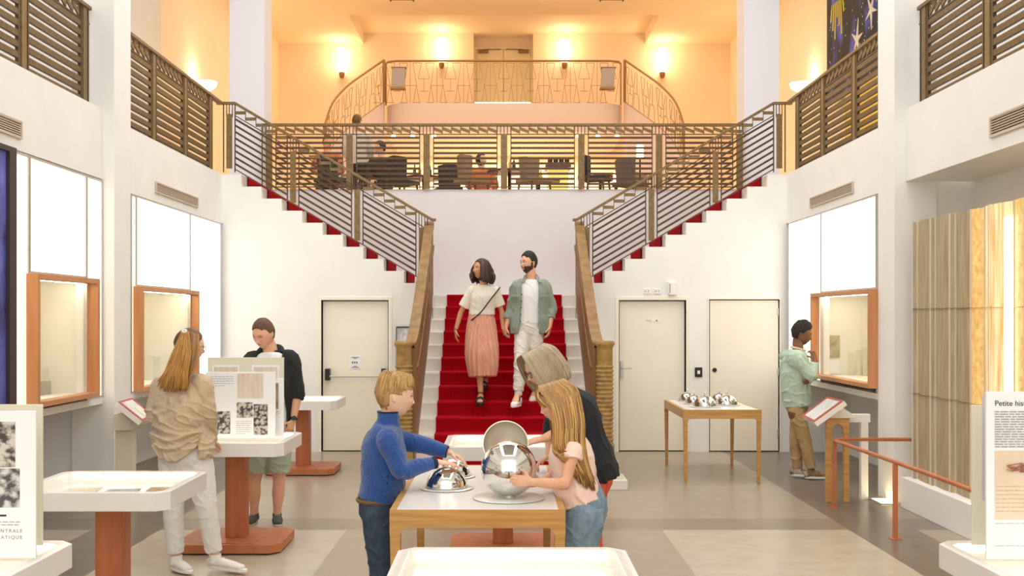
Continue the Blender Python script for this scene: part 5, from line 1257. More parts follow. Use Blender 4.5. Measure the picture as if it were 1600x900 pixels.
# ================================================================ PEOPLE
def mixlocks(root_fn, path_fn, n, seed=1):
    rnd = random.Random(seed); out = []
    for i in range(n): out.append(path_fn(i/n, rnd))
    return out
M_beige = mat('beige_blouse', (206, 182, 148), .75, rgb2=(198, 172, 138), scale=20, sheen=.2)
M_whitejean = mat('white_denim', (236, 230, 222), .75, rgb2=(228, 222, 214), scale=60)
M_whiteshoe = mat('white_canvas', (234, 226, 212), .7); M_sole = mat('white_rubber', (240, 236, 228), .5)
HB = [mat('blond_hair_a', (206, 158, 84), .5, rgb2=(180, 128, 60), scale=5, stretch=(8, 8, 1)), mat('blond_hair_b', (176, 124, 62), .5), mat('brown_hair_light', (130, 86, 44), .5)]
HBd = mat('chestnut_hair', (120, 80, 44), .5, rgb2=(92, 58, 32), scale=8, stretch=(6, 6, 1))
# ---------------------------------------------------------------- A: woman in beige, seen from behind
j = jp(7.5)
A = Person('woman in beige blouse and white jeans seen from behind, long ponytail, at the photo boards', dict(head=j(296, 539, 0), neck=j(287, 580), chest=j(283, 632), waist=j(284, 668), pelvis=j(289, 712), sh_l=j(250, 597, .06), sh_r=j(318, 595, -.05), el_l=j(240, 648, .06), el_r=j(326, 645, -.03), wr_l=j(256, 690, .22), wr_r=j(331, 690, .12),
    hip_l=j(270, 722, .02), hip_r=j(310, 722, -.01), kn_l=j(271, 796, -.02), kn_r=j(323, 796, -.03), an_l=j(275, 874, 0), an_r=j(336, 872, 0), toe_l=j(293, 890, -.10), toe_r=j(377, 888, -.10)), 'fair', fem=1, fwd=(.80, .52, -.22), head_h=.218, hs=.95)
A.body(); A.hand('l', (.3, .6, -.2), (0, 0, -1), (1, 0, 0), .95); A.hand('r', (.12, .75, -.35), (-.3, .2, -1), (-1, 0, 0), .95, curl=.35); A.close_body(); A.eyes(sides=(-1, 1)); A.glasses(mat('thin_gold_wire', (190, 160, 110), .3, .8))
B = Blob(); A.torso(B, j(288, 716), (.155, .085), (.205, .135), (.192, .14), (.218, .168)); A.sleeve(B, 'l', 1.95, .066, .056, .044); A.sleeve(B, 'r', 2.0, .066, .056, .040)
wf = wrinkle(.007, (8, 8, 16), 2); c0 = j(287, 668)
def bl(p):
    z = p.z-c0.z; x = p.x-c0.x
    d = wf(p)*(1.5 if z < .12 else .6)
    for (sx, sz, ex, ez, a) in ((-.22, .02, .2, -.02, .016), (-.2, -.06, .2, -.0, .018), (-.16, -.14, .19, -.03, .014), (-.2, .1, .02, .22, .012), (.02, .22, .09, .05, .01), (-.06, .2, -.14, .03, .01)):
        t_ = ((x-sx)*(ex-sx)+(z-sz)*(ez-sz))/((ex-sx)**2+(ez-sz)**2); t_ = max(0, min(1, t_)); dd = math.hypot(x-sx-(ex-sx)*t_, z-sz-(ez-sz)*t_-.03*math.sin(t_*PI)*-1)
        if p.y < c0.y and p.x < j(322, 0).x: d += a*(g(dd, .014)-g(dd-.03, .02)*.7)
    return d
me = B.remesh(.0055, 3); hz = lambda x: j(0, 713).z+.10*min(2.2, (abs(x-j(280, 0).x)/.17))**2
finish(me, 'blouse', M_beige, A.t, folds=bl, warp=lambda p: V((p.x, p.y, p.z+max(0, hz(p.x)-j(0, 713).z)*max(0, min(1, (j(0, 672).z-p.z)/.19)))) if p.x < j(319, 0).x else p)
A.trousers(M_whitejean, (.185, .135), .098, .072, .058, end=1.86, folds=.004, seed=5)
for k in ('l', 'r'): A.shoe(k, M_whiteshoe, M_sole)
w = MB(); 
for k in ('l', 'r'): an = A.J['an_'+k]; w.tube([an-V((0, 0, .03)), an+V((0, 0, .03))], .042, 16); w.build('sock', M_sole, A.t, smooth=True); w = MB()
A.cap_hair(HBd, lambda v: 1.07 if (v.y < .30+.55*max(0, v.z) or v.z > .66) and not (v.z < -.45 and v.y > -.3) and not (abs(v.x) > .8 and v.y > -.28 and v.z < .28) else .86, name='hair', rough=.02, streak=.03)
rts = []; rnd = random.Random(3)
for i in range(420):
    u = rnd.random(); v = rnd.random(); top = j(288+rnd.uniform(-5, 6), 519+rnd.uniform(-2, 6), -.045+rnd.uniform(-.02, .01)); endx = 248+44*u+rnd.uniform(-3, 3); endy = 607+rnd.uniform(-10, 8)-10*abs(u-.5)
    mid = j(272+26*u, 548+rnd.uniform(-3, 3), -.14+.05*rnd.random()); m2 = j(258+36*u, 580, -.165+.04*v); rts.append([top, mid, m2, j(endx, endy, -.15+.04*v)])
A.locks(HB[:2]+[HB[1], HB[0]], rts, 'ponytail', .0052, 5)
rts = []
for i in range(170):
    u = rnd.random(); rts.append([j(296+14*u, 517+6*u, -.05), j(292+18*u, 545+rnd.uniform(-3, 3), -.11), j(280+24*u, 575, -.13), j(272+20*u, 606+rnd.uniform(-14, 6), -.14)])
A.locks([HB[2], HBd, HB[1]], rts, 'loose_hair', .0058, 5, seed=5)
w = MB(); c = j(288, 517, -.1); w.tube([c+V((.014*math.cos(a), .006*math.sin(a), .008*math.sin(a))) for a in [i*PI/5 for i in range(10)]], .007, 6, closed=True); w.build('hair_tie', M_sole, A.t, smooth=True)
# ---------------------------------------------------------------- B: man in dark cardigan
j = jp(9.12)
M_card = mat('black_knit', (46, 46, 44), .9, rgb2=(30, 31, 30), scale=90, contrast=.3, bump=.6, bscale=120); M_tee = mat('white_jersey', (240, 238, 234), .8); M_shorts = mat('mint_cotton', (176, 190, 164), .8, rgb2=(166, 180, 154), scale=14)
Bm = Person('man with short brown hair in black cardigan, white tee and mint shorts, looking down', dict(head=j(412, 521, -.03), neck=j(422, 545, .03), chest=j(424, 590), waist=j(424, 632), pelvis=j(422, 674), sh_r=j(392, 558, .02), sh_l=j(456, 556, 0), el_r=j(383, 616, 0), el_l=j(465, 615, 0), wr_r=j(392, 655, -.12), wr_l=j(458, 657, -.06),
    hip_r=j(408, 682), hip_l=j(437, 682), kn_r=j(398, 752), kn_l=j(436, 752), an_r=j(397, 806), an_l=j(433, 806), toe_r=j(388, 819, -.16), toe_l=j(434, 819, -.17)), 'light', voxel=.0055, fwd=(-.38, -.80, -.42), head_h=.225)
Bm.body(); Bm.hand('r', (.1, -.7, -.5), (0, 0, -1), (1, 0, 0)); Bm.hand('l', (-.3, -.25, -.9), (-.5, .6, 0), (-.6, -.7, -.2), .95, curl=.55); Bm.close_body(); Bm.eyes(look=(0, .75, -.6)); M_br = mat('brown_short_hair', (116, 80, 48), .6, rgb2=(84, 56, 34), scale=60, bump=.5, bscale=120); Bm.brows(M_br)
def short_hair(front=.30, vol=1.07, side=-.02, top=.10):
    def f(v):
        ok = (v.z > .52-.0 and v.y < .78-.2*(1-v.z)) or (v.y < front-.15+.5*max(0, v.z) and v.z > side) or (v.y < -.25 and v.z > -.5)
        if abs(v.x) > .82 and v.z < .12 and v.y > -.3: ok = False
        return (vol+top*max(0, v.z)**2) if ok else .86
    return f
Bm.cap_hair(M_br, short_hair(), rough=.03)
B = Blob(); Bm.torso(B, j(422, 682), (.155, .085), (.165, .12), (.15, .12), (.165, .125)); me = B.remesh(.006, 3); finish(me, 't_shirt', M_tee, Bm.t, folds=wrinkle(.004, (12, 12, 6), 4))
B = Blob(); Bm.torso(B, j(422, 690), (.178, .1), (.196, .14), (.185, .14), (.19, .145), neck_t=.7); Bm.sleeve(B, 'l', 1.22, .073, .064, .06); Bm.sleeve(B, 'r', 1.22, .073, .064, .06)
ctr = j(420, 600); finish(B.remesh(.0065, 3), 'cardigan', M_card, Bm.t, folds=wrinkle(.005, (10, 10, 6), 7), cut=lambda p: p.y < ctr.y-.02 and -.095 < p.x-ctr.x < .125+.14*max(0, min(.35, ctr.z+.12-p.z)), thick=.012)
B = Blob(); nb = Bm.J['neck']; B.loft([nb+V((-.12, -.075, -.11)), nb+V((-.10, -.03, -.04)), nb+V((-.06, .06, .0)), nb+V((.01, .09, .005)), nb+V((.07, .06, .0)), nb+V((.105, -.02, -.04)), nb+V((.115, -.07, -.12))], [.015, .022, .032, .034, .032, .024, .015], ref=V((0, 0, 1)), sub=4); finish(B.remesh(.006, 2), 'hood', M_card, Bm.t)
Bm.trousers(M_shorts, (.172, .125), .098, .09, .09, end=.8, folds=.005, name='shorts')
M_trainer = mat('dark_trainer', (52, 54, 50), .7, rgb2=(74, 78, 68), scale=40); M_soleg = mat('grey_rubber', (186, 178, 164), .6)
for k in ('l', 'r'): Bm.shoe(k, M_trainer, M_soleg)
def band(pr, k, m, off=.0, r=.03, wd=.012, name='watch', t_=.85, face=None):
    el, wr = pr.J['el_'+k], pr.J['wr_'+k]; c = el.lerp(wr, t_); d = (wr-el).normalized(); a = d.orthogonal().normalized(); b = d.cross(a); w = MB()
    w.tube([c+(a*math.cos(q)+b*math.sin(q))*r for q in [i*PI/10 for i in range(20)]], wd/2, 6, closed=True); o = w.build(name, m, pr.t, smooth=True)
    if face: f = V(face); f = (f-d*f.dot(d)).normalized(); w = MB(); w.tube([c+f*(r-.002), c+f*(r+.01)], .019, 16); w.build('watch_face', M_dark, o)
band(Bm, 'l', M_black, r=.031, wd=.02, t_=.93, face=(.3, -1, 0))
# ---------------------------------------------------------------- G: young man in mint hoodie
j = jp(11.8)
M_mint = mat('mint_fleece', (186, 206, 186), .85, rgb2=(176, 197, 176), scale=16); M_khaki = mat('khaki_cotton', (192, 160, 112), .8, rgb2=(182, 149, 101), scale=12)
G_ = Person('young man in mint hoodie and khaki trousers, hand at chin, by the right display window', dict(head=j(1253, 521), neck=j(1247, 545), chest=j(1243, 572), waist=j(1243, 602), pelvis=j(1245, 632), sh_r=j(1241, 556, -.17), sh_l=j(1250, 556, .15), el_r=j(1267, 590, -.17), el_l=j(1258, 592, .16), wr_r=j(1274, 561, -.06), wr_l=j(1262, 593, -.12),
    hip_r=j(1243, 641, -.08), hip_l=j(1249, 641, .08), kn_r=j(1258, 690, -.06), kn_l=j(1243, 690, .08), an_r=j(1268, 733, -.05), an_l=j(1246, 732, .1), toe_r=j(1289, 744, -.05), toe_l=j(1262, 741, .06)), 'dark', voxel=.006, fwd=(.93, -.22, -.3), head_h=.225)
G_.body(); G_.hand('r', (-.35, .1, .9), (-.6, .5, .3), (-.5, 0, .7), .95, curl=.75); G_.hand('l', (-.2, -.9, -.15), (-.4, 0, -.5), (0, -.2, 1), .95, curl=.6); G_.close_body(); G_.eyes(look=(0, .8, -.4)); M_bh = mat('curly_black_hair', (48, 38, 30), .8, rgb2=(30, 24, 20), scale=60, bump=.8, bscale=90); G_.brows(M_bh)
G_.cap_hair(M_bh, short_hair(vol=1.10, top=.22, side=.1), rough=.13)
B = Blob(); G_.torso(B, j(1246, 634), (.17, .1), (.19, .155), (.185, .15), (.18, .145), neck_t=.7); G_.sleeve(B, 'r', 1.72, .08, .066, .05); G_.sleeve(B, 'l', 1.75, .08, .066, .05)
nb = G_.J['neck']; B.loft([nb+V((.07, -.05, -.07)), nb+V((.0, -.085, -.04)), nb+V((-.10, -.05, -.06)), nb+V((-.13, .02, -.08)), nb+V((-.06, .08, -.04)), nb+V((.06, .06, -.06))], [(.018, .02), (.032, .03), (.055, .06), (.058, .065), (.035, .035), (.02, .02)], ref=V((0, 0, 1)), sub=4)
finish(B.remesh(.0065, 3), 'hoodie', M_mint, G_.t, folds=wrinkle(.008, (9, 9, 9), 9))
G_.trousers(M_khaki, (.158, .12), .09, .068, .052, end=1.97, folds=.006, seed=8)
M_tsh = mat('tan_leather', (196, 176, 150), .6, rgb2=(140, 104, 74), scale=12, contrast=.15)
for k in ('l', 'r'): G_.shoe(k, M_tsh, M_sole, 1.12)
w = MB(); rr = nb; w.tube([rr+V((.075*math.cos(a), .07*math.sin(a), .0-.02*math.cos(a))) for a in [i*PI/8 for i in range(16)]], .012, 6, closed=True); w.build('t_shirt_collar', mat('pink_jersey', (226, 190, 170), .8), G_.t, smooth=True)
# ---------------------------------------------------------------- F: couple on the stairs
Yt = 12.42; j = jp(Yt)
M_knit = mat('cream_rib_knit', (238, 230, 212), .85, rgb2=(226, 216, 196), scale=26, stretch=(4, 4, .1), bump=.3); M_skirt = mat('salmon_satin', (224, 162, 128), .5, rgb2=(208, 142, 108), scale=16, stretch=(3, 3, .2), sheen=.3)
F1 = Person('woman with dark bob in cream top and salmon midi skirt walking down the red stairs', dict(head=j(752, 420), neck=j(756, 442, .02), chest=j(755, 463, .02), waist=j(753, 484, .02), pelvis=j(753, 506, .02), sh_r=j(737, 451, 0), sh_l=j(774, 451, 0), el_r=j(720, 488, .02), el_l=j(784, 486, .03), wr_r=j(712, 516, 0), wr_l=j(786, 513, .02),
    hip_r=j(746, 512), hip_l=j(761, 512), kn_r=j(748, 560, -.08), kn_l=j(759, 555, .04), an_r=j(751, 614, -.10), an_l=j(758, 590, .16), toe_r=j(750, 628, -.27), toe_l=j(756, 604, .10)), 'tan', voxel=.0055, fem=1, fwd=(-.80, -.58, .06), head_h=.212, hs=.92, arm=.85)
F1.body(bust=.012); F1.hand('r', (.0, -.05, -1), (.8, 0, 0), (.2, -1, 0), .92, curl=.3); F1.hand('l', (.25, -.1, -1), (.3, .9, 0), (.3, -.9, 0), .92, curl=.75); F1.close_body(); F1.eyes(look=(0, 1, 0)); M_dh = mat('dark_brown_hair', (58, 38, 28), .5, rgb2=(38, 24, 18), scale=12, stretch=(5, 5, 1)); F1.brows(M_dh, .008)
F1.cap_hair(M_dh, lambda v: 1.13 if (v.y < .38+.5*max(0, v.z) or v.z > .75) and not (abs(v.x) > .75 and v.y > .1 and v.z < .35) else .86, rough=.05)
rnd = random.Random(8); rts = []
for i in range(150):
    a = rnd.uniform(-2.5, 1.0) if i % 3 else rnd.uniform(-2.7, -.4); cx_, cy_ = math.cos(a), math.sin(a)
    # a=0 subject right, -pi/2 back
    if cy_ > .55: continue
    r0 = F1.H(cx_*.2, cy_*.25-.05, .46); r1 = F1.H(cx_*.42, cy_*.46-.02, .15); jt = lambda s_: V((rnd.uniform(-s_, s_), rnd.uniform(-s_, s_), rnd.uniform(-s_, s_))); r2 = F1.H(cx_*.5, cy_*.52-.04, -.12)+jt(.012); r3 = F1.H(cx_*.58, cy_*.60-.04, -.34)+jt(.02); r4 = F1.H(cx_*.56, cy_*.56-.02, -.60+rnd.uniform(-.1, .06))+jt(.022); rts.append([r0, r1, r2, r3, r4])
for i in range(60):
    a = rnd.uniform(PI-.6, PI+1.2); cx_, cy_ = math.cos(a), math.sin(a)
    rts.append([F1.H(cx_*.2, cy_*.2, .46), F1.H(cx_*.42, cy_*.44, .15), F1.H(cx_*.5, cy_*.5, -.28), F1.H(cx_*.5+rnd.uniform(-.05, .05), cy_*.5, -.60+rnd.uniform(-.1, .06))])
F1.locks([M_dh, mat('dark_brown_hair_b', (74, 48, 34), .5)], rts, 'bob_hair', .013, seed=2)
B = Blob(); F1.torso(B, j(753, 492, .02), (.135, .08), (.155, .12), (.145, .11), (.15, .115)); F1.sleeve(B, 'l', .75, .056, .064); F1.sleeve(B, 'r', .75, .056, .064); finish(B.remesh(.0055, 3), 'knit_top', M_knit, F1.t, folds=wrinkle(.003, (12, 12, 8), 2))
B = Blob(); b = F1.lat_hip; B.loft([j(753, 486, .02), j(752, 500, .02), j(752, 525, 0), j(753, 556, -.04), j(754, 588, -.06)], [(.128, .10), (.155, .125), (.178, .15), (.188, .165), (.155, .15)], ref=V((1, 0, 0)), sub=8, n=40, cap=False)
c0 = j(752, 486); wf = wrinkle(.004, (8, 8, 3), 5)
def pleat(p):
    q = c0.z-p.z; a = math.atan2(p.y-Yt, p.x-c0.x); return (.007*min(1, q*3+.1))*math.sin(a*21+.8*math.sin(q*5))+wf(p)*(.8+q)
finish(B.remesh(.0055, 1), 'skirt', M_skirt, F1.t, folds=pleat, cut=lambda p: p.z < j(0, 590).z)
M_strap = mat('dark_leather', (70, 52, 50), .5); w = MB()
sp = [j(781, 449, .02), j(779, 452, -.10), j(768, 466, -.145), j(752, 487, -.135), j(741, 497, -.12), j(733, 503, 0)]
w.tube([cr([V(p) for p in sp], i/20) for i in range(21)], .009, 6); w.build('bag_strap', M_strap, F1.t, smooth=True)
for k in ('l', 'r'):
    an, to = F1.J['an_'+k], F1.J['toe_'+k]; dn = V(((to-an).x, (to-an).y, 0)).normalized(); la = dn.cross(V((0, 0, 1))); z0 = to.z-.03
    w = MB(); out = [(-.05, -.026), (.02, -.03), (.11, -.042), (.175, -.038), (.2, 0), (.175, .038), (.11, .042), (.02, .03), (-.05, .026)]
    vs = [an*1+dn*a+la*b_ for a, b_ in out]; hb = [an.z-.075 if a < .06 else (an.z-.075)*(1-(a-.06)/.13)+(to.z-.012)*((a-.06)/.13) if a < .19 else to.z-.012 for a, b_ in out]
    n = len(out); lo = [V((v.x, v.y, z0-.012)) for v in vs]; hi = [V((v.x, v.y, h)) for v, h in zip(vs, hb)]
    w.add(lo+hi, [tuple(range(n))[::-1], tuple(range(n, 2*n))]+[(i, (i+1) % n, n+(i+1) % n, n+i) for i in range(n)]); sh = w.build('sandal', M_black, F1.t, bevel=.003)
    w = MB(); c = an.lerp(to, .78)+V((0, 0, .0)); w.tube([c-la*.044-V((0, 0, .015)), c-la*.025+V((0, 0, .02)), c+V((0, 0, .03)), c+la*.025+V((0, 0, .02)), c+la*.044-V((0, 0, .015))], .014, 8)
    w.tube([an+(dn*math.cos(q)+la*math.sin(q))*.037+V((0, 0, .005)) for q in [i*PI/8 for i in range(16)]], .005, 6, closed=True); w.build('strap', M_black, sh, smooth=True)
band(F1, 'r', mat('dark_bracelet', (70, 44, 40), .5), r=.026, wd=.008, name='bracelet', t_=.95)
# man
M_over = mat('sage_linen', (148, 158, 142), .85, rgb2=(136, 147, 131), scale=40); M_offw = mat('offwhite_cotton', (234, 228, 216), .8, rgb2=(226, 219, 206), scale=30)
F2 = Person('bearded man in open sage overshirt and off-white trousers walking down the red stairs', dict(head=j(826, 410), neck=j(830, 433, .02), chest=j(829, 458, .02), waist=j(828, 486, .02), pelvis=j(827, 514, .02), sh_r=j(806, 444, .0), sh_l=j(853, 443, .02), el_r=j(798, 482, .04), el_l=j(862, 481, .04), wr_r=j(791, 511, .0), wr_l=j(859, 511, -.04),
    hip_r=j(817, 520), hip_l=j(837, 520), kn_r=j(813, 568, -.12), kn_l=j(838, 566, .0), an_r=j(810, 612, -.16), an_l=j(838, 606, .12), toe_r=j(803, 633, -.34), toe_l=j(832, 624, .0)), 'light', voxel=.0055, fwd=(-.80, -.58, -.06), head_h=.222)
F2.body(); F2.hand('r', (-.15, -.1, -1), (.6, .6, 0), (.2, -.9, 0), .95, curl=.6); F2.hand('l', (-.15, -.15, -1), (-.8, .1, 0), (-.2, -.9, 0), .97, curl=.4); F2.close_body(); F2.eyes(look=(0, 1, 0)); M_bk = mat('black_short_hair', (38, 30, 26), .7, rgb2=(24, 20, 18), scale=60, bump=.6, bscale=100); F2.brows(M_bk, .014)
F2.cap_hair(M_bk, short_hair(vol=1.08, top=.12, side=-.15), rough=.04)
F2.cap_hair(mat('brown_beard', (84, 60, 44), .8, rgb2=(62, 44, 34), scale=70, bump=.5, bscale=120), lambda v: 1.045 if (v.z < -.30 and v.y > -.1 and abs(v.x) > .27 and v.z < -.25-.3*max(0, .62-abs(v.x))) or (v.z < -.56 and v.y > -.1) or (-.375 < v.z < -.33 and abs(v.x) < .28 and v.y > .5) or (abs(v.x) > .80 and -.4 < v.z < .05 and -.02 < v.y < .26) else .9, name='beard', sub=6, rough=.006, seed=4)
B = Blob(); F2.torso(B, j(828, 505, .02), (.15, .085), (.165, .12), (.15, .12), (.155, .12)); finish(B.remesh(.006, 3), 't_shirt', M_tee, F2.t, folds=wrinkle(.004, (12, 12, 5), 3))
B = Blob(); F2.torso(B, j(828, 520, .03), (.178, .1), (.20, .14), (.205, .145), (.235, .155), neck_t=.7); F2.sleeve(B, 'l', 1.55, .064, .056, .052); F2.sleeve(B, 'r', 1.55, .064, .056, .052)
cc = j(829, 470); finish(B.remesh(.006, 3), 'overshirt', M_over, F2.t, folds=wrinkle(.007, (9, 9, 6), 11), cut=lambda p: p.y < cc.y-.0 and -.105-.10*max(0, cc.z-p.z) < p.x-cc.x < .095-.0*p.z, thick=.008)
nb = F2.J['neck']
for q in (-1, 1):
    w = MB(); vs = [nb+V((q*.05, .05, .03)), nb+V((q*.085, -.02, .01)), nb+V((q*.12, -.09, -.07)), nb+V((q*.07, -.115, -.05)), nb+V((q*.06, -.03, .035))]; w.add(vs+[v+V((0, .008, -.006)) for v in vs], [(0, 1, 4), (1, 2, 3, 4), (5, 9, 6), (6, 9, 8, 7), (0, 5, 6, 1), (1, 6, 7, 2), (2, 7, 8, 3), (3, 8, 9, 4), (4, 9, 5, 0)]); w.build('collar', M_over, F2.t, bevel=.002)
for q, x in ((-1, 804), (1, 851)):
    w = MB(); c = j(x, 468, -.14); w.box(c.x-.045, c.x+.045, c.y-.006, c.y+.02, c.z+.025, c.z+.05); w.build('chest_pocket', M_over, F2.t, bevel=.004)
w = MB(); [w.tube([j(815.0-.4*i, 460+i*10.5, -.155), j(815.0-.4*i, 460+i*10.5, -.165)], .008, 8) for i in range(5)]; w.build('buttons', M_dark, F2.t)
F2.trousers(M_offw, (.165, .125), .093, .072, .060, end=1.97, folds=.007, seed=6)
for k in ('l', 'r'):
    an = F2.J['an_'+k]; w = MB(); w.tube([an-V((0, 0, .04)), an+V((0, 0, .05))], .044, 16); w.build('sock', M_sole, F2.t, smooth=True)
    o = F2.shoe(k, mat('white_leather', (240, 236, 230), .45), M_sole, 1.08, up=.0)
    an, to = F2.J['an_'+k], F2.J['toe_'+k]; c = an.lerp(to, .42)+V((.035, -.045, -.02)); w = MB(); w.bar(c+V((.0, 0, .035)), c+V((.0, 0, -.02)), .012, .012); w.bar(c+V((.0, 0, -.02)), c+V((-.03, -.01, -.02)), .012, .012); w.build('dark_emblem', M_dark, o)
# ---------------------------------------------------------------- C: boy
j = jp(6.2)
M_fleece = mat('blue_fleece', (40, 86, 156), .95, rgb2=(28, 68, 134), scale=70, contrast=.4, bump=.7, bscale=160, sheen=.4); M_navy = mat('navy_trim', (28, 34, 60), .8); M_denimd = mat('dark_denim', (62, 76, 94), .85, rgb2=(44, 56, 74), scale=30, contrast=.4)
Cb = Person('blond boy in blue fleece and dark jeans reaching over the steel dome', dict(head=j(617, 617), neck=j(608, 657), chest=j(600, 700), waist=j(600, 745), pelvis=j(592, 792), sh_r=j(606, 684, -.145), sh_l=j(614, 680, .14), el_r=j(629, 735, -.17), el_l=j(660, 695, .10), wr_r=j(683, 722, -.06), wr_l=j(702, 707, .09),
    hip_r=j(588, 806, -.075), hip_l=j(594, 806, .075), kn_r=j(594, 892, -.08), kn_l=j(602, 888, .08), an_r=j(583, 958, -.08), an_l=j(592, 952, .1), toe_r=j(612, 970, -.08), toe_l=j(620, 966, .1)), 'fair', voxel=.0042, child=1, hs=.80, fwd=(.95, .20, -.16), head_h=.232)
Cb.body(); Cb.hand('r', (.95, .25, -.12), (0, -.15, -1), (0, 1, .1), .86, curl=.22, curls=[.16, .2, .24, .3]); Cb.hand('l', (.8, -.1, -.35), (0, .2, -1), (0, -1, .1), .86, curl=.3); Cb.close_body(); Cb.eyes(M_iris_b, look=(0, .8, -.45)); M_bb = [mat('sandy_hair', (190, 148, 88), .6, rgb2=(158, 116, 62), scale=14, stretch=(5, 5, 1)), mat('sandy_hair_b', (172, 130, 72), .6), mat('sandy_hair_c', (204, 164, 102), .6)]; Cb.brows(M_bb[1], .008)
def boyhair(v):
    ok = (v.z > .38 and v.y < .86) or (v.y < .30 and v.z > -.05) or (v.y < -.12 and v.z > -.48)
    if abs(v.x) > .80 and v.z < .12 and v.y > -.32: ok = False
    return 1.07+.06*max(0, v.z) if ok else .86
Cb.cap_hair(M_bb[0], boyhair, rough=.03, streak=.05)
rnd = random.Random(12); rts = []
for i in range(900):
    a = rnd.uniform(-PI, PI); q = rnd.random()**.6; cx_, cy_ = math.cos(a), math.sin(a)   # cy + = face
    lo = .25 if cy_ > .5 else (.12 if abs(cx_) > .8 and cy_ > -.4 else (-.02 if cy_ > -.3 else -.36)); z1 = lo+.0+(.42-lo)*(1-q)
    rr = .5*math.sqrt(max(.05, 1-(z1/.56)**2)); 
    p0 = V((cx_*rr*.62*.45, cy_*rr*.8*.45-.05, .53)); tp = 1-.9*max(0, -z1); p2 = V((cx_*.375*min(1, rr*2.05)*tp, cy_*.445*min(1, rr*2.05)*tp-.01, z1)); p1 = (p0+p2)*.5+V((cx_*.075, cy_*.085, .075))
    rts.append([Cb.H(*p0), Cb.H(*p1), Cb.H(*p2)])
Cb.locks(M_bb, rts, 'hair_strands', .0040, 5, 3)
B = Blob(); Cb.torso(B, j(594, 779), (.135, .085), (.150, .125), (.145, .125), (.15, .125), neck_t=.68); Cb.sleeve(B, 'r', 1.9, .066, .055, .036); Cb.sleeve(B, 'l', 1.9, .062, .052, .036); nb = Cb.J['neck']; B.loft([nb+V((-.015, 0, -.06)), nb+V((-.005, 0, -.01)), nb+V((.0, .0, .05))], [(.085, .09), (.066, .068), (.066, .068)], ref=V((1, 0, 0)), sub=4, cap=False)
finish(B.remesh(.0048, 3), 'fleece', M_fleece, Cb.t, folds=wrinkle(.0045, (8, 8, 9), 21))
for k in ('l', 'r'):
    wr, el = Cb.J['wr_'+k], Cb.J['el_'+k]; d = (wr-el).normalized(); w = MB(); w.tube([wr-d*.035, wr-d*.01], .036, 16); w.build('cuff', M_navy, Cb.t, smooth=True)
w = MB(); w.tube([nb+V((.065*math.cos(a), .067*math.sin(a), .05)) for a in [i*PI/10 for i in range(20)]], .005, 6, closed=True); w.build('collar_edge', M_navy, Cb.t, smooth=True)
w = MB(); w.tube([j(600, 779, -.125), j(605, 755, -.14), j(606, 742, -.14)], .005, 6); w.build('pocket_zip', M_navy, Cb.t)
Cb.trousers(M_denimd, (.135, .115), .082, .06, .052, end=1.9, folds=.006, seed=14)
w = MB(); w.tube([Cb.J['pelvis']+V((.118*math.cos(a), .135*math.sin(a), .045)) for a in [i*PI/12 for i in range(24)]], .014, 6, closed=True); w.build('belt', mat('brown_belt', (120, 92, 58), .6), Cb.t, smooth=True)
for k in ('l', 'r'): Cb.shoe(k, M_trainer, M_soleg, .85)
# ---------------------------------------------------------------- D: girl
j = jp(5.98)
M_pink = mat('peach_jersey', (252, 220, 202), .8, rgb2=(247, 211, 191), scale=10); M_ldenim = mat('light_denim', (138, 158, 172), .85, rgb2=(112, 134, 152), scale=26, contrast=.4)
D_ = Person('girl with very long fair hair in peach top and light jeans holding the steel sphere', dict(head=j(872, 627), neck=j(884, 672), chest=j(891, 708), waist=j(897, 750), pelvis=j(911, 792), sh_l=j(895, 697, -.13), sh_r=j(886, 694, .13), el_l=j(883, 757, -.19), el_r=j(868, 742, .13), wr_l=j(831, 753, -.285), wr_r=j(846, 752, .02),
    hip_l=j(911, 812, -.085), hip_r=j(914, 812, .085), kn_l=j(900, 900, -.08), kn_r=j(906, 896, .08), an_l=j(905, 972, -.08), an_r=j(912, 966, .08), toe_l=j(878, 984, -.08), toe_r=j(884, 980, .08)), 'light', voxel=.0042, child=1, fem=1, hs=.82, fwd=(-.93, -.10, -.34), head_h=.215)
D_.body(); D_.hand('l', (-.97, -.02, .10), (0, .9, -.1), (.0, .15, 1), .80, curl=.3, thumb=.2, spread=.09); D_.hand('r', (-.9, .2, -.1), (0, -.9, 0), (0, .1, 1), .80, curl=.3); D_.close_body(); D_.eyes(look=(0, .8, -.5))
HG = [mat('honey_hair', (190, 142, 76), .5, rgb2=(160, 112, 54), scale=5, stretch=(7, 7, 1)), mat('honey_hair_b', (160, 112, 58), .5), mat('honey_hair_c', (208, 164, 94), .5), mat('honey_hair_dark', (122, 82, 42), .5)]; D_.brows(HG[1], .008)
D_.cap_hair(HG[1], lambda v: 1.035 if (v.y < .34 or (v.z > .50 and v.y < .86)) and not (v.z < -.45 and v.y > -.1) else .86, rough=.01, streak=.02)
rnd = random.Random(31); rts = []
for i in range(1500):
    side = -1 if rnd.random() < .72 else 1; q = rnd.random(); v = rnd.random()     # subject left (x<0) faces the camera
    p0 = D_.H(side*.02*rnd.random(), .30-.62*q, .53-.04*q); pm = D_.H(side*.24, .34-.75*q, .44-.08*q); p1 = D_.H(side*(.385), .27-.76*q, .12); p2 = D_.H(side*(.42), .08-.66*q, -.30)
    ex = 884+44*q**.9+rnd.uniform(-3, 3); ey = 764-46*(1-q)**2+rnd.uniform(-16, 4); dy = side*(.165-.05*q)+rnd.uniform(-.02, .02)
    my = 702+rnd.uniform(-6, 6); p4 = j(864+48*q+3*v, my, dy*.96); rts.append([p0, pm, p1, p1.lerp(p4, .5)+V((.012, side*.02, 0)), p4, j(ex, ey, dy)])
D_.locks(HG, rts, 'long_hair', .0045, 5, 8)
rts = []
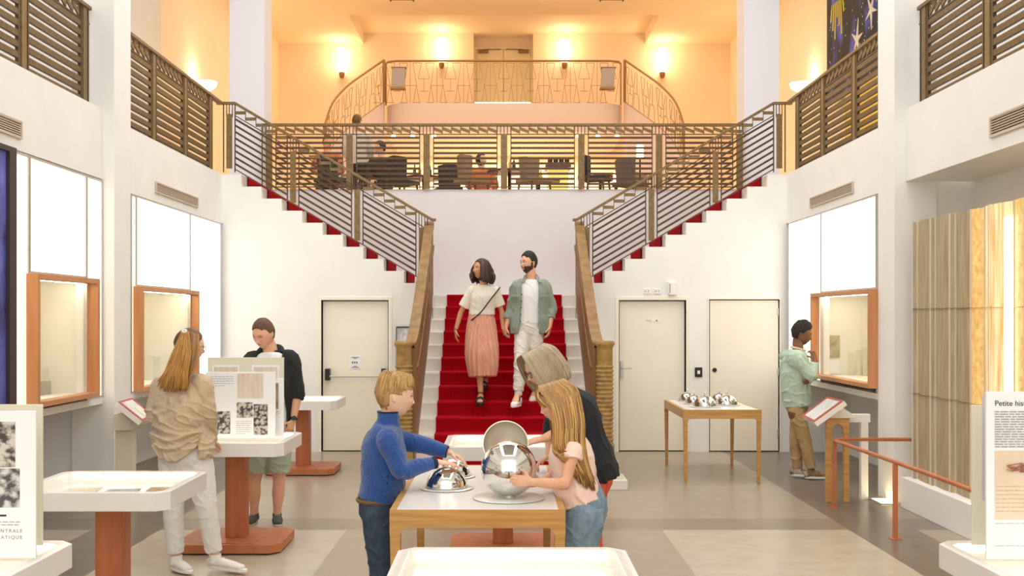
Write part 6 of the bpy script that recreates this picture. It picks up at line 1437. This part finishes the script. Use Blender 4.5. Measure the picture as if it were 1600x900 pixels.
for i in range(26):
    q = rnd.random(); s_ = rnd.choice((-1, 1, -1)); rts.append([D_.H(s_*.03, .25, .52), D_.H(s_*(.12+.1*q), .43, .32), D_.H(s_*(.2+.12*q), .40-.1*q, .02)])
D_.locks(HG, rts, 'fringe', .006, 6, 9)
B = Blob(); D_.torso(B, j(907, 783), (.125, .08), (.135, .12), (.135, .12), (.15, .125), neck_t=.68); D_.sleeve(B, 'l', .26, .056, .060); D_.sleeve(B, 'r', .26, .056, .058); finish(B.remesh(.0048, 3), 'top', M_pink, D_.t, folds=wrinkle(.0075, (10, 10, 9), 17))
D_.trousers(M_ldenim, (.145, .135), .10, .088, .082, end=1.9, folds=.007, seed=24)
w = MB(); cpk = j(932, 812, -.15); w.prism([(cpk.x-.04, cpk.z+.05), (cpk.x+.035, cpk.z+.055), (cpk.x+.04, cpk.z-.035), (cpk.x, cpk.z-.06), (cpk.x-.038, cpk.z-.035)], 'y', cpk.y-.002, cpk.y+.06); w.build('back_pocket', M_ldenim, D_.t, bevel=.003)
for k in ('l', 'r'): D_.shoe(k, M_whiteshoe, M_sole, .85)
# ---------------------------------------------------------------- E: woman with bob behind the girl
j = jp(6.75)
M_blk = mat('black_jersey', (34, 36, 42), .85, rgb2=(26, 28, 33), scale=30); M_coral = mat('coral_cotton', (222, 92, 66), .8)
E_ = Person('older woman with grey blond bob, glasses and black top leaning over behind the girl', dict(head=j(846, 572), neck=j(878, 604, .03), chest=j(899, 642, .05), waist=j(914, 688, .05), pelvis=j(925, 738, .05), sh_l=j(893, 624, -.17), sh_r=j(880, 618, .20), el_l=j(882, 672, -.17), el_r=j(862, 668, .18), wr_l=j(848, 686, -.30), wr_r=j(858, 712, .1),
    hip_l=j(922, 752, -.06), hip_r=j(926, 752, .12), kn_l=j(918, 835, -.06), kn_r=j(922, 835, .12), an_l=j(926, 912, -.06), an_r=j(930, 908, .14), toe_l=j(898, 926, -.07), toe_r=j(902, 922, .14)), 'light', voxel=.005, fem=1, fwd=(-.80, -.30, -.52), head_h=.225, hs=.98)
E_.body(bust=.02, belly=.02); E_.hand('l', (-.97, -.1, -.2), (0, .5, -.8), (0, .9, .3), .92, curl=.25); E_.hand('r', (-.9, .1, -.6), (0, 0, -1), (0, 1, 0), .92); E_.close_body(); E_.eyes(look=(0, .8, -.4)); E_.glasses()
HE = [mat('ash_blond_hair', (176, 148, 104), .5, rgb2=(140, 112, 74), scale=6, stretch=(7, 7, 1)), mat('ash_hair_b', (140, 112, 74), .5), mat('ash_hair_c', (208, 186, 146), .5), mat('ash_hair_grey', (168, 156, 134), .5)]
E_.cap_hair(HE[1], lambda v: 1.04 if (v.y < .40 or (v.z > .6 and v.y < .85)) and not (v.z < -.5 and v.y > -.1) else .86, rough=.01, streak=.02)
rnd = random.Random(17); rts = []; dn = V((0, 0, -1))
for i in range(900):
    side = -1 if rnd.random() < .7 else 1; q = rnd.random()
    p0 = E_.H(side*.02, .30-.66*q, .54-.05*q); pm = E_.H(side*.27, .38-.82*q, .46-.08*q); p1 = E_.H(side*.38, .42-.9*q, .22); p2 = E_.H(side*.47, .40-.92*q, -.18); p3 = E_.H(side*(.44), .33-.80*q, -.52+rnd.uniform(-.06, .06)+.1*q)
    rts.append([p0, pm, p1, p2+dn*.01, p3+dn*.02])
E_.locks(HE, rts, 'bob_hair', .0055, 5, 4)
B = Blob(); E_.torso(B, j(931, 750, .05), (.16, .09), (.19, .14), (.19, .135), (.20, .155), neck_t=.62); E_.sleeve(B, 'l', 1.5, .072, .06, .052); E_.sleeve(B, 'r', 1.5, .072, .06, .052); finish(B.remesh(.0055, 3), 'black_top', M_blk, E_.t, folds=wrinkle(.006, (8, 8, 7), 27))
E_.trousers(M_coral, (.18, .14), .098, .075, .062, end=1.9, folds=.005, seed=34)
for k in ('l', 'r'): E_.shoe(k, M_trainer, M_sole, .95)
# ---------------------------------------------------------------- people in the cafe upstairs (seen through the railing)
def cafe_person(label, head, neck, skin, hair, top, legs, Y, sit, fwd, fem=0):
    j = jp(Y); hx, hy = head; k = F/Y; S = .225*k
    cx_, cy_ = neck; m = .01*k*100
    def q(dx, dy, d=0): return P(cx_+dx*k, cy_+dy*k, Y+d)
    if sit:
        an = dict(pelvis=q(.02, .56, .05), waist=q(.01, .40, .05), chest=q(0, .2, .03), hip_l=q(.1, .60), hip_r=q(-.1, .60), kn_l=q(.12, .60, -.42), kn_r=q(-.12, .60, -.42), an_l=q(.12, 1.0, -.44), an_r=q(-.12, 1.0, -.44), toe_l=q(.12, 1.06, -.6), toe_r=q(-.12, 1.06, -.6), el_l=q(.25, .33, -.02), el_r=q(-.25, .33, -.02), wr_l=q(.15, .40, -.26), wr_r=q(-.15, .40, -.26))
    else:
        an = dict(pelvis=q(0, .56), waist=q(0, .38), chest=q(0, .2), hip_l=q(.09, .62), hip_r=q(-.09, .62), kn_l=q(.1, 1.02), kn_r=q(-.1, 1.02), an_l=q(.1, 1.40), an_r=q(-.1, 1.40), toe_l=q(.11, 1.46, -.15), toe_r=q(-.11, 1.46, -.15), el_l=q(.24, .32), el_r=q(-.24, .32), wr_l=q(.22, .5, -.1), wr_r=q(-.22, .5, -.1))
    an.update(head=j(hx, hy), neck=q(0, 0), sh_l=q(.18, .07), sh_r=q(-.18, .07))
    if fwd[1] > .3:       # seen from behind: swap the sides
        for a in ('sh', 'el', 'wr', 'hip', 'kn', 'an', 'toe'): an[a+'_l'], an[a+'_r'] = an[a+'_r'], an[a+'_l']
        for a in ('kn', 'an', 'toe', 'wr'):
            for s_ in 'lr': an[a+'_'+s_] = V((an[a+'_'+s_].x, 2*Y-an[a+'_'+s_].y, an[a+'_'+s_].z))
    p = Person(label, an, skin, voxel=.009, fwd=fwd, fem=fem, group='guests in the cafe'); p.body()
    for s_ in 'lr': p.hand(s_, (0, -1 if fwd[1] < .3 else 1, -.2), (0, 0, -1), (1 if s_ == 'r' else -1, 0, 0))
    p.close_body(); p.cap_hair(hair, short_hair() if not fem else (lambda v: 1.12 if v.y < .35 or v.z > .7 else .86), rough=.04)
    B = Blob(); p.torso(B, p.J['pelvis']-V((0, 0, .05)), (.165, .1), (.18, .13), (.17, .13), (.18, .14)); p.sleeve(B, 'l', 1.8, .07, .06, .05); p.sleeve(B, 'r', 1.8, .07, .06, .05); finish(B.remesh(.009, 3), 'shirt', top, p.t, folds=wrinkle(.006, (9, 9, 7), 3))
    p.trousers(legs, (.17, .13), .095, .072, .06, end=1.95, voxel=.01)
    for s_ in 'lr': p.shoe(s_, M_trainer, M_soleg)
    return p
M_lt = mat('light_grey_shirt', (206, 200, 190), .8); M_or2 = mat('rust_shirt', (206, 120, 70), .8); M_dk = mat('dark_shirt', (60, 52, 46), .8)
cafe_person('person in light grey shirt standing upstairs, head above the railing', (558, 190), (559, 204), 'light', M_br, M_lt, M_dk, 19.55, False, (.3, .95, 0))
cafe_person('seated person with dark hair and dark jacket upstairs, left of the small cylinder lamp', (594, 231), (596, 246), 'light', M_dh, M_dk, M_dk, 19.35, True, (-.9, -.4, -.1))
cafe_person('seated person in rust shirt upstairs at the left end of the cafe', (512, 222), (512, 237), 'light', M_br, M_or2, M_dk, 19.3, True, (.5, -.85, 0))
cafe_person('seated person in rust top upstairs beside the tall taupe chair', (752, 250), (753, 262), 'light', M_dh, M_or2, M_dk, 19.95, True, (.8, -.6, 0), fem=1)
